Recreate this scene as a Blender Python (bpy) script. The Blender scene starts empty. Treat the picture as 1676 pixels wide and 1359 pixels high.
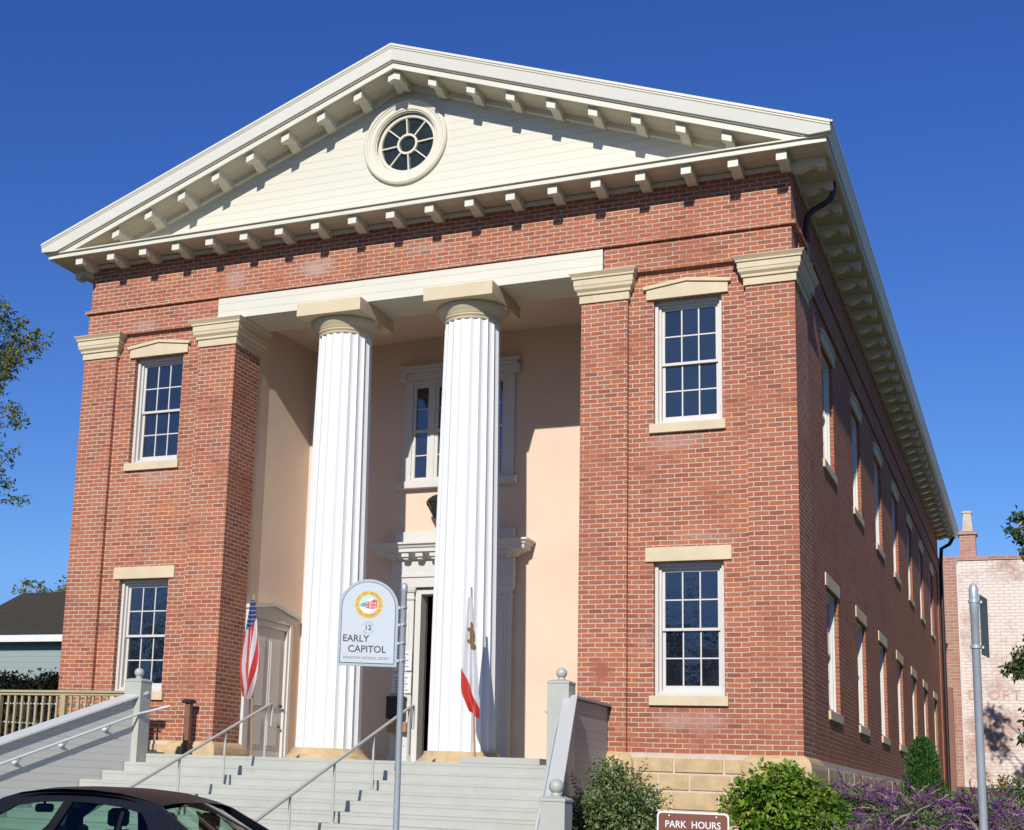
import bpy, bmesh, math, random
import numpy as np
from mathutils import Vector, Matrix, Euler
R = math.radians
SC = bpy.context.scene
COL = SC.collection

# ------------------------------------------------------------------ camera
cam_d = bpy.data.cameras.new('camera')
cam = bpy.data.objects.new('camera', cam_d); COL.objects.link(cam)
def cam_axes(yaw, pitch, roll):
    cy, sy, cp, sp = math.cos(yaw), math.sin(yaw), math.cos(pitch), math.sin(pitch)
    f = Vector((-sy*cp, cy*cp, sp)); r = Vector((cy, sy, 0)); u = r.cross(f)
    c, s = math.cos(roll), math.sin(roll)
    return c*r + s*u, -s*r + c*u, f
r_, u_, f_ = cam_axes(0.44567215, 0.1923232, 0.03943821)
cam.matrix_world = Matrix(((r_.x, u_.x, -f_.x, 10.25826), (r_.y, u_.y, -f_.y, -22.27368), (r_.z, u_.z, -f_.z, 0.07915), (0, 0, 0, 1)))
cam_d.sensor_fit = 'HORIZONTAL'; cam_d.sensor_width = 36.0
cam_d.lens = 2304.891/1676*36
cam_d.shift_x = (838 - 609.38)/1676; cam_d.shift_y = (841.109 - 679.5)/1676
cam_d.clip_start = 0.1; cam_d.clip_end = 3000
SC.camera = cam

# ------------------------------------------------------------------ sky, sun, exposure
SUN_DIR = Vector((0.140, -1.0, 0.57)).normalized()       # towards the sun
elev = math.asin(SUN_DIR.z); azim = math.atan2(SUN_DIR.x, SUN_DIR.y)
world = bpy.data.worlds.new('World'); SC.world = world; world.use_nodes = True
wn = world.node_tree.nodes; wl = world.node_tree.links
sky = wn.new('ShaderNodeTexSky'); sky.sky_type = 'NISHITA'; sky.sun_disc = False
sky.sun_elevation = elev; sky.sun_rotation = azim
sky.air_density = 1.0; sky.dust_density = 0.3; sky.ozone_density = 3.0; sky.altitude = 0
SKY_GAIN = (.314, .475, 1.24); SKY_POW = (1.414, 1.292, .979); SKY_MAX = (2.0, 4.4, 9.6)   # a clear, deep autumn sky without a bright aureole
sep = wn.new('ShaderNodeSeparateXYZ'); cmb = wn.new('ShaderNodeCombineXYZ'); wl.new(sky.outputs['Color'], sep.inputs[0])
for ch in range(3):
    pw_ = wn.new('ShaderNodeMath'); pw_.operation = 'POWER'; pw_.inputs[1].default_value = SKY_POW[ch]; wl.new(sep.outputs[ch], pw_.inputs[0])
    wl.new(pw_.outputs[0], cmb.inputs[ch])
mul = wn.new('ShaderNodeVectorMath'); mul.operation = 'MULTIPLY'; mul.inputs[1].default_value = SKY_GAIN; wl.new(cmb.outputs[0], mul.inputs[0])
mnm = wn.new('ShaderNodeVectorMath'); mnm.operation = 'MINIMUM'; mnm.inputs[1].default_value = SKY_MAX; wl.new(mul.outputs[0], mnm.inputs[0])
wl.new(mnm.outputs[0], wn['Background'].inputs['Color'])
wn['Background'].inputs['Strength'].default_value = 0.10
sun_d = bpy.data.lights.new('sun', 'SUN'); sun_d.energy = 5.0; sun_d.angle = R(0.5); sun_d.color = (1.0, 0.955, 0.88)
sun = bpy.data.objects.new('sun', sun_d); COL.objects.link(sun)
sun.rotation_euler = SUN_DIR.to_track_quat('Z', 'Y').to_euler(); sun.location = (20, -60, 40)
SC.view_settings.view_transform = 'Standard'; SC.view_settings.look = 'None'
SC.view_settings.exposure = 0.0; SC.view_settings.gamma = 1.0

# ------------------------------------------------------------------ materials
KA = .84          # overall paint and stone reflectance
class NT:
    def __init__(s, name):
        s.m = bpy.data.materials.new(name); s.m.use_nodes = True
        s.t = s.m.node_tree; s.n = s.t.nodes; s.b = s.n['Principled BSDF']
    def add(s, typ, **kw):
        n = s.n.new(typ)
        for k, v in kw.items(): setattr(n, k, v)
        return n
    def link(s, a, b): s.t.links.new(a, b)
    def math(s, op, a, b=None):
        n = s.n.new('ShaderNodeMath'); n.operation = op
        for i, v in enumerate((a, b)):
            if v is None: continue
            if isinstance(v, (int, float)): n.inputs[i].default_value = v
            else: s.link(v, n.inputs[i])
        return n.outputs[0]
    def mix(s, fac, a, b, blend='MIX'):
        n = s.n.new('ShaderNodeMix'); n.data_type = 'RGBA'; n.blend_type = blend
        for sock, v in ((n.inputs[0], fac), (n.inputs[6], a), (n.inputs[7], b)):
            if isinstance(v, (int, float)): sock.default_value = v
            elif isinstance(v, tuple): sock.default_value = (*v[:3], 1)
            else: s.link(v, sock)
        return n.outputs[2]
    def noise(s, scale, detail=4, rough=.55, vec=None, out='Fac'):
        n = s.n.new('ShaderNodeTexNoise'); n.inputs['Scale'].default_value = scale
        n.inputs['Detail'].default_value = detail; n.inputs['Roughness'].default_value = rough
        if vec is not None: s.link(vec, n.inputs['Vector'])
        return n.outputs[out]
    def ramp(s, fac, stops, interp='LINEAR'):
        n = s.n.new('ShaderNodeValToRGB'); cr = n.color_ramp; cr.interpolation = interp
        while len(cr.elements) < len(stops): cr.elements.new(.5)
        for e, (p, c) in zip(cr.elements, stops):
            e.position = p; e.color = (*c, 1) if isinstance(c, tuple) else (c, c, c, 1)
        s.link(fac, n.inputs[0]); return n.outputs[0]
    def bump(s, h, strength, dist=.01):
        n = s.n.new('ShaderNodeBump'); n.inputs['Strength'].default_value = strength; n.inputs['Distance'].default_value = dist
        s.link(h, n.inputs['Height']); s.link(n.outputs[0], s.b.inputs['Normal'])
    def vec(s, kind='Object'):
        return s.n.new('ShaderNodeTexCoord').outputs[kind]

def simple(name, col, rough=.6, var=.12, scale=3.0, fine=40.0, bump=.15, metal=0.0, dirt=None, spec=.5):
    col = tuple(c*KA for c in col); dirt = dirt and tuple(c*KA for c in dirt)
    k = NT(name); v = k.vec('UV')
    n1 = k.noise(scale, 5, .6, v); n2 = k.noise(fine, 3, .6, v)
    d = tuple(c*(1-var) for c in col); l = tuple(min(1, c*(1+var)) for c in col)
    c = k.mix(k.ramp(n1, [(.3, 0.), (.7, 1.)]), d, l)
    c = k.mix(.25, c, k.mix(n2, d, l))
    if dirt:
        c = k.mix(k.math('MULTIPLY', k.ramp(k.noise(scale*.6, 6, .7, v), [(.52, 0.), (.75, 1.)]), .5), c, dirt)
    k.link(c, k.b.inputs['Base Color']); k.b.inputs['Roughness'].default_value = rough; k.b.inputs['Metallic'].default_value = metal
    k.b.inputs['Specular IOR Level'].default_value = spec
    if bump: k.bump(n2, bump, .004)
    return k.m

def boards(name, col, pitch, rough=.55, var=.05, dirt=None, groove=.55, axis='Y'):
    """painted boards laid in courses along the v axis of the mesh's metre UVs"""
    col = tuple(c*KA for c in col); dirt = dirt and tuple(c*KA for c in dirt)
    k = NT(name); v = k.vec('UV'); sp = k.add('ShaderNodeSeparateXYZ'); k.link(v, sp.inputs[0])
    fr = k.math('FRACT', k.math('DIVIDE', sp.outputs[axis], pitch))
    g = k.math('LESS_THAN', fr, .012/pitch)
    row = k.math('FLOOR', k.math('DIVIDE', sp.outputs[axis], pitch))
    wn_ = k.add('ShaderNodeTexWhiteNoise', noise_dimensions='1D'); k.link(row, wn_.inputs['W'])
    n1 = k.noise(2.2, 6, .65, v); mp = k.add('ShaderNodeMapping'); mp.inputs['Scale'].default_value = (1.2, 18, 1) if axis == 'Y' else (18, 1.2, 1)
    k.link(v, mp.inputs[0]); n2 = k.noise(3, 5, .65, mp.outputs[0])
    d = tuple(c*(1-var*2.2) for c in col); l = tuple(min(1, c*(1+var)) for c in col)
    c = k.mix(n1, d, l); c = k.mix(.35, c, k.mix(wn_.outputs['Value'], d, l)); c = k.mix(.3, c, k.mix(n2, d, l))
    if dirt:
        c = k.mix(k.math('MULTIPLY', k.ramp(n2, [(.55, 0.), (.8, 1.)]), .55), c, dirt)
    c = k.mix(k.math('MULTIPLY', g, groove), c, tuple(x*.45 for x in col))
    k.link(c, k.b.inputs['Base Color']); k.b.inputs['Roughness'].default_value = rough
    h = k.math('ADD', k.math('MULTIPLY', k.math('SUBTRACT', 1.0, g), 1.0), k.math('MULTIPLY', n2, .15))
    k.bump(h, .5, .008)
    return k.m

def brick(name, cols, mortar, joint=.0058, bw=.2333, rh=.0793, stain=.35, stain_col=(.50, .36, .31), paint=None, relief=.55, spots=()):
    cols = [(p, tuple(x*KA for x in c_)) for p, c_ in cols]; mortar = tuple(x*KA for x in mortar); stain_col = tuple(x*KA for x in stain_col); paint = paint and tuple(x*KA for x in paint)
    k = NT(name); uv = k.vec('UV')
    wob = k.noise(2.3, 3, .5, uv, 'Color')
    off = k.add('ShaderNodeVectorMath', operation='SUBTRACT'); k.link(wob, off.inputs[0]); off.inputs[1].default_value = (.5, .5, .5)
    sc = k.add('ShaderNodeVectorMath', operation='SCALE'); k.link(off.outputs[0], sc.inputs[0]); sc.inputs['Scale'].default_value = .022
    wob2 = k.noise(26, 3, .6, uv, 'Color')
    off2 = k.add('ShaderNodeVectorMath', operation='SUBTRACT'); k.link(wob2, off2.inputs[0]); off2.inputs[1].default_value = (.5, .5, .5)
    sc2 = k.add('ShaderNodeVectorMath', operation='SCALE'); k.link(off2.outputs[0], sc2.inputs[0]); sc2.inputs['Scale'].default_value = .011
    ad = k.add('ShaderNodeVectorMath', operation='ADD'); k.link(uv, ad.inputs[0]); k.link(sc.outputs[0], ad.inputs[1])
    ad2 = k.add('ShaderNodeVectorMath', operation='ADD'); k.link(ad.outputs[0], ad2.inputs[0]); k.link(sc2.outputs[0], ad2.inputs[1])
    V = ad2.outputs[0]
    bt = k.add('ShaderNodeTexBrick', offset=.5, offset_frequency=2, squash=1.0)
    k.link(V, bt.inputs['Vector'])
    for nm, val in (('Scale', 1.0), ('Mortar Size', joint), ('Mortar Smooth', .25), ('Brick Width', bw), ('Row Height', rh)): bt.inputs[nm].default_value = val
    sp = k.add('ShaderNodeSeparateXYZ'); k.link(V, sp.inputs[0])
    row = k.math('FLOOR', k.math('DIVIDE', sp.outputs['Y'], rh))
    even = k.math('SUBTRACT', 1.0, k.math('MODULO', row, 2.0))
    cell = k.math('FLOOR', k.math('ADD', k.math('DIVIDE', sp.outputs['X'], bw), k.math('MULTIPLY', even, .5)))
    cm = k.add('ShaderNodeCombineXYZ'); k.link(cell, cm.inputs[0]); k.link(row, cm.inputs[1])
    wn_ = k.add('ShaderNodeTexWhiteNoise', noise_dimensions='2D'); k.link(cm.outputs[0], wn_.inputs['Vector'])
    c = k.ramp(wn_.outputs['Value'], cols)
    big = k.noise(.45, 6, .6, uv)
    c = k.mix(k.ramp(big, [(.38, .0), (.68, .42)]), c, tuple(x*.95 for x in cols[0][1]))
    mid = k.noise(1.7, 5, .7, uv)
    c = k.mix(k.ramp(mid, [(.50, .0), (.74, .38)]), c, tuple(min(1, x*1.18) for x in cols[-2][1]))
    c = k.mix(k.ramp(mid, [(.28, .40), (.42, .0)]), c, tuple(x*.62 for x in cols[2][1]))
    fine = k.noise(60, 4, .7, uv)
    c = k.mix(.35, c, k.mix(fine, tuple(x*.55 for x in cols[1][1]), tuple(min(1, x*1.35) for x in cols[1][1])))
    mcol = k.mix(k.noise(9, 4, .7, uv), tuple(x*.72 for x in mortar), mortar)
    fac = bt.outputs['Fac']
    # pointing is uneven: some joints are filled flush and pale, some are worn and dark
    worn = k.ramp(k.noise(1.1, 5, .65, uv), [(.34, .35), (.50, .98)])
    c = k.mix(k.math('MULTIPLY', fac, worn), c, mcol)
    st_n = k.noise(3.1, 6, .7, uv)
    st = k.math('MULTIPLY', k.ramp(k.noise(1.3, 7, .72, uv), [(.60, 0.), (.78, 1.)]), stain)
    c = k.mix(st, c, stain_col)
    for (sx_, sz_, ru_, rv_, am_, kind_) in spots:      # old repairs and salt bloom where the photo shows them
        ds_ = k.add('ShaderNodeVectorMath', operation='SUBTRACT'); k.link(uv, ds_.inputs[0]); ds_.inputs[1].default_value = (sx_+93.32, sz_+78.5, 0)
        dv_ = k.add('ShaderNodeVectorMath', operation='DIVIDE'); k.link(ds_.outputs[0], dv_.inputs[0]); dv_.inputs[1].default_value = (ru_, rv_, 1)
        ln_ = k.add('ShaderNodeVectorMath', operation='LENGTH'); k.link(dv_.outputs[0], ln_.inputs[0])
        mk_ = k.math('ADD', ln_.outputs['Value'], k.math('MULTIPLY', k.math('SUBTRACT', st_n, .5), 2.2))
        mk_ = k.math('MULTIPLY', k.ramp(mk_, [(.35, 1.), (1., 0.)]), am_)
        c = k.mix(mk_, c, stain_col if kind_ == 0 else tuple(x*.9 for x in cols[1][1]))
    if paint:
        pm = k.math('ADD', k.noise(.42, 8, .66, uv), k.math('MULTIPLY', k.noise(7, 6, .7, uv), .35))
        pm = k.ramp(pm, [(.515, .03), (.69, .93)])
        pm = k.math('MULTIPLY', pm, k.math('SUBTRACT', 1.0, k.math('MULTIPLY', fac, .55)))
        c = k.mix(pm, c, paint)
    k.link(c, k.b.inputs['Base Color']); k.b.inputs['Roughness'].default_value = .88
    k.b.inputs['Specular IOR Level'].default_value = .25
    h = k.math('ADD', k.math('SUBTRACT', 1.0, fac), k.math('MULTIPLY', fine, .25))
    k.bump(h, relief, .008 if relief < .6 else .016)
    return k.m

M = {}
M['brick'] = brick('red_brick', [(0., (.23, .078, .055)), (.10, (.37, .122, .070)), (.5, (.47, .160, .085)), (.8, (.525, .190, .099)), (.94, (.58, .202, .076)), (1., (.32, .112, .068))], (.75, .640, .50), .0070, stain=.42, spots=[(-1.75, 9.72, .42, .22, .75, 0), (-3.55, 9.72, .30, .28, .45, 0), (-5.6, 8.95, .45, .15, .40, 0), (.5, 9.80, .5, .15, .35, 0), (5.25, 1.30, .62, .22, .45, 0), (5.1, 5.86, .60, .16, .40, 0), (-5.1, 5.86, .5, .16, .40, 0), (3.84, 2.07, .22, .26, .8, 1), (3.62, 1.15, .25, .35, .5, 0), (5.5, 4.25, .7, .1, .3, 0), (-4.6, 7.4, .25, .7, .3, 1), (6.6, 2.6, .3, .8, .25, 1)])
M['brick_side'] = brick('shade_toned_side_brick', [(0., (.22, .075, .045)), (.12, (.36, .108, .058)), (.5, (.43, .138, .072)), (.8, (.47, .158, .082)), (.93, (.52, .168, .065)), (1., (.30, .100, .056))], (.62, .48, .33), .007, stain=.15, stain_col=(.5, .36, .25), relief=.9)  # front brick, browner and darker: the side wall's shade is put into the colour
M['brick_painted'] = brick('whitewashed_brick', [(0., (.34, .15, .11)), (.5, (.45, .20, .14)), (1., (.52, .26, .19))], (.55, .45, .38), joint=.020, bw=.40, rh=.135, stain=.5, stain_col=(.6, .5, .43), paint=(.86, .77, .69))
M['brick_far'] = brick('old_pink_brick', [(0., (.38, .17, .12)), (.5, (.47, .23, .17)), (1., (.52, .29, .22))], (.58, .48, .40), joint=.018, bw=.40, rh=.135)
M['cream'] = simple('cream_paint', (.73, .69, .565), .5, .05, 1.5, 60, .12, dirt=(.60, .54, .43))
M['cream_boards'] = boards('cream_boards', (.73, .695, .575), .158, .5, .03, dirt=(.62, .55, .45), groove=.30)
M['rake_band'] = simple('pale_grey_paint', (.80, .77, .675), .5, .04, 1.2, 60, .1)
M['soffit'] = boards('soffit_boards', (.62, .56, .44), .33, .6, .04, groove=.6)
M['sandstone'] = simple('buff_sandstone_paint', (.68, .56, .365), .7, .08, 2.0, 50, .3, dirt=(.42, .34, .22))
M['rawstone'] = simple('rough_sandstone', (.58, .42, .23), .9, .22, 4.0, 22, .8, dirt=(.34, .24, .13))
def worn_paint(name, col, grime, zlo, zhi, amount=.55):
    """paint with rain streaks, scuffs and a grimy foot (wear has its own shape along the height of the mesh)"""
    col = tuple(c*KA for c in col); k = NT(name); v = k.vec('UV'); sp = k.add('ShaderNodeSeparateXYZ'); k.link(v, sp.inputs[0])
    mp = k.add('ShaderNodeMapping'); mp.inputs['Scale'].default_value = (9, .8, 1); k.link(v, mp.inputs[0])
    streak = k.ramp(k.noise(1.6, 6, .7, mp.outputs[0]), [(.55, 0.), (.80, 1.)])
    chips = k.ramp(k.noise(7, 5, .7, v), [(.70, 0.), (.76, 1.)])
    foot = k.add('ShaderNodeMapRange'); k.link(sp.outputs['Y'], foot.inputs[0]); foot.inputs[1].default_value = zlo+78.5; foot.inputs[2].default_value = zhi+78.5; foot.inputs[3].default_value = 1; foot.inputs[4].default_value = .10
    f = k.math('MULTIPLY', k.math('MAXIMUM', streak, chips), k.math('MULTIPLY', foot.outputs[0], amount))
    c = k.mix(k.noise(1.3, 4, .6, v), tuple(x*.97 for x in col), col); c = k.mix(f, c, grime)
    k.link(c, k.b.inputs['Base Color']); k.b.inputs['Roughness'].default_value = .5; k.bump(k.noise(45, 4, .6, v), .12, .004)
    return k.m
M['column'] = worn_paint('white_column_paint', (.86, .86, .84), (.42, .36, .27), .7, 3.2)
M['stucco'] = simple('peach_stucco', (.765, .595, .465), .85, .06, .9, 55, .55, dirt=(.68, .52, .405))
M['trim'] = simple('warm_grey_trim', (.66, .645, .61), .5, .03, 2.0, 60, .1)
M['sash'] = simple('white_sash_paint', (.66, .63, .575), .45, .05, 4, 60, .15)
M['grey'] = boards('pale_grey_boards', (.60, .61, .56), .118, .5, .045, dirt=(.50, .50, .44), groove=.35)
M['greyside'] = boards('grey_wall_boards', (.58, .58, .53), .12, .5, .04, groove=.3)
M['greydark'] = boards('shaded_wall_boards', (.35, .38, .37), .12, .5, .05, groove=.35)  # darker copy of the grey boards, with shade put into the colour
M['greyp'] = simple('pale_grey_paint_smooth', (.47, .475, .42), .45, .07, 2.5, 50, .12, dirt=(.36, .36, .31))
M['greycap'] = simple('cap_board_paint', (.66, .68, .66), .40, .03, 2, 50, .1)
M['rail'] = simple('grey_rail_enamel', (.50, .50, .45), .35, .05, 3, 50, .05)
M['rail_lt'] = simple('pale_rail_enamel', (.66, .68, .68), .35, .05, 3, 50, .05)
M['olivewood'] = simple('olive_wood_paint', (.44, .37, .21), .6, .10, 3, 40, .2)
M['iron'] = simple('black_iron', (.02, .018, .017), .5, .2, 6, 60, .1)
M['brownpost'] = simple('brown_stained_wood', (.22, .10, .05), .7, .3, 8, 60, .3)
M['polewood'] = simple('varnished_pole', (.40, .23, .11), .35, .2, 8, 60, .05)
M['galv'] = simple('galvanised_steel', (.50, .54, .58), .45, .10, 12, 90, .08, metal=.35)
M['signface'] = simple('silver_grey_sign', (.56, .61, .65), .5, .02, 2, 60, 0)
M['signedge'] = simple('sign_edge_blue_grey', (.40, .47, .52), .45, .03, 2, 60, 0)
M['ink'] = simple('dark_ink', (.05, .055, .06), .6, .05, 4, 60, 0)
M['inkgrey'] = simple('grey_ink', (.22, .24, .26), .6, .05, 4, 60, 0)
M['gold'] = simple('seal_gold', (.80, .47, .05), .5, .03, 4, 60, 0)
M['goldink'] = simple('seal_brown_ink', (.38, .22, .03), .6, .03, 4, 60, 0)
M['sealsky'] = simple('seal_sky', (.38, .70, .85), .5, .2, 3, 60, 0)
M['sealwhite'] = simple('seal_white', (.80, .82, .82), .5, .02, 3, 60, 0)
M['sealred'] = simple('seal_red', (.70, .06, .06), .5, .1, 6, 60, 0)
M['sealgreen'] = simple('seal_green', (.10, .38, .33), .5, .2, 6, 60, 0)
M['parkbrown'] = simple('park_sign_brown', (.20, .062, .035), .5, .04, 3, 60, 0)
M['signwhite'] = simple('sign_white', (.80, .80, .78), .5, .02, 3, 60, 0)
M['signback'] = simple('weathered_sign_back', (.16, .20, .18), .5, .12, 8, 60, .05, metal=.3)
M['flagred'] = simple('flag_red', (.50, .035, .028), .8, .08, 5, 80, .1)
M['flagwhite'] = simple('flag_white', (.60, .60, .61), .8, .03, 5, 80, .1)
M['flagblue'] = simple('flag_blue', (.018, .035, .15), .8, .08, 5, 80, .1)
M['bear'] = simple('bear_brown', (.20, .12, .045), .8, .1, 8, 80, .1)
M['dark'] = simple('dark_interior', (.020, .018, .014), .9, .2, 2, 30, 0)
M['roofing'] = simple('roof_shingle', (.10, .085, .065), .9, .3, 5, 40, .4)
M['houseroof'] = boards('old_house_shingles', (.050, .040, .024), .16, .95, .25, groove=.5)
M['clap'] = boards('sage_clapboard', (.31, .38, .365), .21, .6, .07, dirt=(.46, .50, .47), groove=.7)
M['white'] = simple('white_fascia', (.80, .80, .78), .5, .03, 2, 60, .05)
M['asphalt'] = simple('asphalt', (.05, .05, .052), .9, .25, 3, 120, .5)
M['concrete'] = simple('concrete', (.24, .235, .22), .9, .12, 2, 60, .3, dirt=(.22, .21, .19))
M['lawn'] = simple('dry_lawn', (.10, .12, .045), .95, .35, 2.5, 60, .6)
M['soil'] = simple('soil', (.10, .072, .048), .95, .3, 4, 40, .6)
M['plaster_dim'] = simple('darkened_hall_plaster', (.035, .03, .022), .9, .1, 2, 30, 0)  # near-black plaster: the hall's darkness is put into the colour
M['picture'] = simple('framed_print', (.06, .05, .035), .6, .6, 9, 40, 0)
M['rubber'] = simple('black_rubber', (.02, .02, .02), .8, .1, 6, 60, .1)
M['alloy'] = simple('alloy_wheel', (.50, .50, .52), .3, .05, 6, 60, 0, metal=.9)
M['lamp_red'] = simple('tail_lamp_red', (.45, .02, .02), .2, .05, 6, 60, 0)
M['headlamp'] = simple('headlamp', (.7, .72, .74), .1, .03, 6, 60, 0)
M['cloth_dark'] = simple('charcoal_upholstery', (.035, .035, .04), .9, .15, 8, 80, .1)
M['cut_paper'] = simple('notice_paper', (.72, .73, .74), .8, .04, 6, 60, 0)

def glossy_paint(name, col, rough=.25, coat=1.0):
    k = NT(name); n1 = k.noise(6, 4, .6, k.vec('Object'))
    k.link(k.mix(n1, tuple(c*.9 for c in col), tuple(c*1.1 for c in col)), k.b.inputs['Base Color'])
    k.b.inputs['Roughness'].default_value = rough; k.b.inputs['Coat Weight'].default_value = coat; k.b.inputs['Coat Roughness'].default_value = .04; k.b.inputs['Specular IOR Level'].default_value = .22
    return k.m
M['carpaint'] = glossy_paint('navy_car_paint', (.006, .007, .012), .45, .04)
M['blackplastic'] = glossy_paint('black_trim', (.010, .009, .009), .4, .2)

def pane(name, tint, refl=.30, dark=(.010, .012, .016)):
    k = NT(name); v = k.vec('UV')
    gl = k.add('ShaderNodeBsdfGlossy'); gl.inputs['Roughness'].default_value = .015; gl.inputs['Color'].default_value = (*tint, 1)
    df = k.add('ShaderNodeBsdfDiffuse'); k.link(k.mix(k.noise(3, 4, .6, v), tuple(x*.5 for x in dark), tuple(x*1.6 for x in dark)), df.inputs['Color'])
    mx = k.add('ShaderNodeMixShader'); fr = k.add('ShaderNodeFresnel'); fr.inputs['IOR'].default_value = 1.5
    k.link(k.math('ADD', k.math('MULTIPLY', fr.outputs[0], .9), refl), mx.inputs[0])
    k.link(df.outputs[0], mx.inputs[1]); k.link(gl.outputs[0], mx.inputs[2])
    b = k.add('ShaderNodeBump'); b.inputs['Strength'].default_value = .22; b.inputs['Distance'].default_value = .02
    k.link(k.noise(4.5, 3, .55, v), b.inputs['Height']); k.link(b.outputs[0], gl.inputs['Normal'])
    k.link(mx.outputs[0], k.n['Material Output'].inputs['Surface'])
    return k.m
M['pane'] = pane('window_glass', (.86, .92, 1.0), .09)
M['ocpane'] = pane('attic_glass', (.75, .82, .75), .03, (.018, .022, .016))
def car_glass(name, tint):
    k = NT(name)
    tr = k.add('ShaderNodeBsdfTransparent'); tr.inputs['Color'].default_value = (*tint, 1)
    gl = k.add('ShaderNodeBsdfGlossy'); gl.inputs['Roughness'].default_value = .01
    mx = k.add('ShaderNodeMixShader'); fr = k.add('ShaderNodeFresnel'); fr.inputs['IOR'].default_value = 1.45
    k.link(fr.outputs[0], mx.inputs[0]); k.link(tr.outputs[0], mx.inputs[1]); k.link(gl.outputs[0], mx.inputs[2])
    k.link(mx.outputs[0], k.n['Material Output'].inputs['Surface'])
    return k.m
M['carglass'] = car_glass('green_car_glass', (.54, .72, .65))

def leaf_mat(name, stops, trans=.25, rough=.5):
    k = NT(name); at = k.add('ShaderNodeAttribute'); at.attribute_name = 'leafvar'
    c = k.ramp(at.outputs['Fac'], stops); k.b.inputs['Specular IOR Level'].default_value = .25
    k.link(c, k.b.inputs['Base Color']); k.b.inputs['Roughness'].default_value = rough
    tl = k.add('ShaderNodeBsdfTranslucent'); k.link(c, tl.inputs['Color'])
    mx = k.add('ShaderNodeMixShader'); mx.inputs[0].default_value = trans
    k.link(k.b.outputs[0], mx.inputs[1]); k.link(tl.outputs[0], mx.inputs[2])
    k.link(mx.outputs[0], k.n['Material Output'].inputs['Surface'])
    return k.m
M['leaf_tree'] = leaf_mat('yellowing_tree_leaves', [(0., (.04, .07, .02)), (.45, (.12, .16, .035)), (.8, (.26, .27, .06)), (1., (.40, .33, .09))], .4)
M['leaf_mag'] = leaf_mat('magnolia_leaves', [(0., (.015, .04, .012)), (.7, (.05, .09, .025)), (.92, (.09, .13, .04)), (1., (.25, .10, .03))], .12, .35)
M['leaf_shrub'] = leaf_mat('glossy_grey_green_leaves', [(0., (.08, .13, .055)), (.5, (.17, .25, .09)), (.85, (.30, .35, .13)), (1., (.48, .42, .24))], .3, .4)
M['leaf_bright'] = leaf_mat('bright_green_leaves', [(0., (.07, .15, .02)), (.5, (.16, .28, .03)), (.9, (.28, .38, .05)), (1., (.42, .38, .08))], .35, .45)
M['leaf_cypress'] = leaf_mat('cypress_sprays', [(0., (.015, .05, .015)), (.6, (.04, .11, .02)), (1., (.08, .17, .03))], .15, .6)
M['leaf_sage'] = leaf_mat('sage_leaves', [(0., (.06, .10, .035)), (.6, (.14, .20, .075)), (1., (.25, .28, .13))], .2, .7)
M['sage_purple'] = leaf_mat('purple_flower_spikes', [(0., (.08, .025, .10)), (.6, (.18, .055, .19)), (1., (.32, .17, .30))], .2, .8)
M['sage_dry'] = leaf_mat('dry_flower_stems', [(0., (.24, .15, .17)), (1., (.42, .33, .30))], .1, .8)
M['orange_bloom'] = leaf_mat('rust_blooms', [(0., (.20, .05, .015)), (1., (.35, .13, .04))], .2, .7)
M['leaf_flax'] = leaf_mat('cream_striped_leaves', [(0., (.26, .32, .06)), (1., (.62, .60, .30))], .25, .45)
M['leaf_hedge'] = leaf_mat('shade_toned_hedge_leaves', [(0., (.003, .005, .002)), (1., (.010, .014, .005))], .1, .6)  # leaf colour kept near black, the hedge's deep shade put into it
M['bark'] = simple('bark', (.11, .085, .065), .95, .3, 10, 60, .6)

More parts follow.
